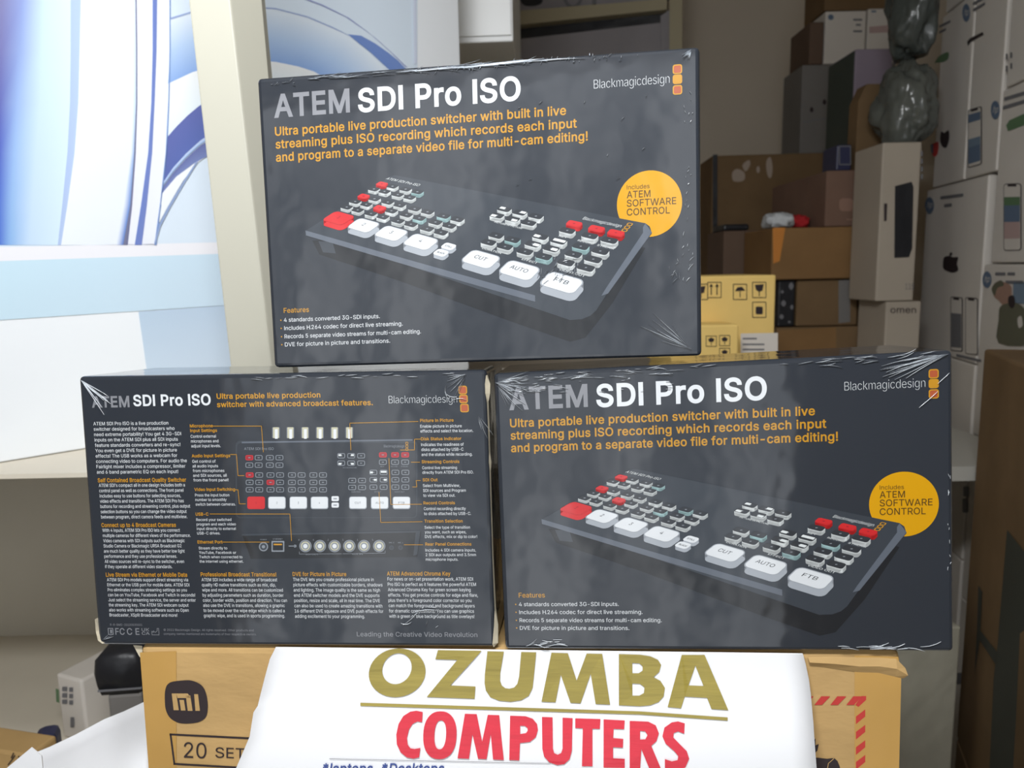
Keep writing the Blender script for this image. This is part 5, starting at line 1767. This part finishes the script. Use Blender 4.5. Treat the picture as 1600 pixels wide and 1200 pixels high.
# near column
o, a, f = printer_carton('lowest white printer carton of the near column, behind the tall brown carton', 1537, 1660, 0.0, 0.50)
o, a, f = printer_carton('plain white printer carton under the carton picturing people', 1537, 1660, 0.503, zD0 - .42)
o, a, f = printer_carton('white printer carton picturing people, above the tall brown carton', 1537, 1660, zD0 - .417, zD0 - .004)
logo(o, a, 1543, 437, 7, 13, f)
for x0, x1, y in ((1556, 1572, 428), (1575, 1587, 428), (1572, 1600, 441)):
    a.poly(rrect((x0 + x1) / 2, y, x1 - x0, 5, 1), INKGREY, 1)
a.build('printed_wording', o)
a2 = Art(a.w)
a2.poly([(1584, 441), (1640, 441), (1640, 476), (1584, 474)], SKY, 1)
SKIN = mat('printed_skin', (170, 136, 120), rough=.6)
OLIVE = mat('printed_olive', (104, 104, 86), rough=.6)
a2.poly(smooth_loop([(1552, 448), (1560, 440), (1574, 442), (1582, 450), (1580, 474), (1572, 480), (1562, 470), (1554, 462)], 3), SKIN, 2)
a2.poly(smooth_loop([(1551, 452), (1556, 443), (1566, 438), (1570, 446), (1560, 450), (1556, 462)], 3), OLIVE, 3)
a2.poly(smooth_loop([(1564, 480), (1576, 474), (1592, 474), (1606, 490), (1612, 536), (1562, 536), (1562, 500)], 3), OLIVE, 3)
a2.poly(smooth_loop([(1578, 464), (1586, 462), (1588, 474), (1584, 482), (1578, 476)], 3), INKBLACK, 4)
a2.poly(smooth_loop([(1592, 498), (1598, 494), (1600, 508), (1594, 512)], 3), WHITECARD, 4)
a2.build('printed_people', o)
o, a, f = printer_carton('white printer carton picturing one phone with coloured bars, at the right edge', 1547, 1660, zD0, zD1)
logo(o, a, 1556, 172, 7, 14.5, f)
for y, x0, x1 in ((152, 1570, 1612), (165, 1568, 1612)):
    a.poly(rrect((x0 + x1) / 2, y, x1 - x0, 6, 1), INKGREY, 1, lambda x, yy: (x, yy - (x - 1580) * .3))
a.build('printed_wording', o)
a2 = Art(a.w)
a2.poly([(1573, 196), (1578, 188), (1600, 178), (1612, 176), (1612, 192), (1600, 196), (1576, 205)], INKGREEN, 1)
a2.build('printed_slot', o)
a2 = Art(a.w)
phone(a2, 1569, 287, 1597, 392, [None, INKGREEN, INKBLUE, INKBLUE, mat('faded_pink_print', (190, 164, 160)), mat('faded_pink_print', (190, 164, 160)), None], -.02)
a2.build('printed_phone', o)
o, a, f = printer_carton('plain white printer carton at the top right corner with small grey marks', 1551, 1660, zD1 + .004, zD1 + .30)
for x, y in ((1574, 88), (1581, 86), (1574, 107), (1581, 103)):
    a.poly(rrect(x, y, 3, 9, .8), INKGREY, 1)
a.build('printed_mark', o)

# ------------------------------------------------------------------ tall brown carton nearest on the right
fc = np.array([0.898, 1.45, 0.0])
ND = np.array([0.33, 0.944, 0.0]) / math.hypot(.33, .944)
NR = np.stack([-ND, np.array([ND[1], -ND[0], 0]), np.array([0, 0, 1.0])], 1)
ztop = float(at(1543, 545, 1.45)[2])
nt_ = thing('brown_carton', m4(NR, (fc[0], fc[1], ztop - .80)), 'tall brown carton with a dark arrow print at the right edge, nearest on the right', 'carton')
b = MB()
b.box(0, .42, 0, .33, 0, .80, CARD_DARK)
b.build('box_body', nt_, bevel=.005)
NO = np.array([fc[0], fc[1], ztop - .80])
a = Art(lambda x, y, k: (lambda q: (q[0], -0.001 - .0005 * k, q[1]))(on_plane(x, y, NO, NR)))
DKG = mat('dark_green_print', (66, 68, 60), rough=.7)
a.poly([(1575, 828), (1602, 862), (1640, 905), (1640, 1240), (1546, 1240), (1554, 1060), (1560, 1010)], DKG, 1)
a.poly([(1530, 915), (1536, 925), (1533, 985), (1560, 1020), (1558, 1040), (1532, 1000), (1524, 1055), (1528, 985)], DKG, 1)
a.poly([(1596, 990), (1640, 960), (1640, 1240), (1583, 1240), (1590, 1120)], CARD_DARK, 2)
a.build('arrow_print', nt_)
nb = thing('brown_carton', m4(NR, (fc[0], fc[1], 0.0)), 'plain brown carton on the floor beneath the tall arrow-printed carton', 'carton')
b = MB()
b.box(0.0, .42, 0, .33, 0, ztop - .802, CARD_DARK)
b.build('box_body', nb, bevel=.005)
o, iW = face_box('wrapped_carton', 'grey carton wrapped in plastic between the tan carton and the right brown carton', 'carton', 1330, 1502, 985, 1.32, .25, WRAP, z0=0.0, yaw=.1)
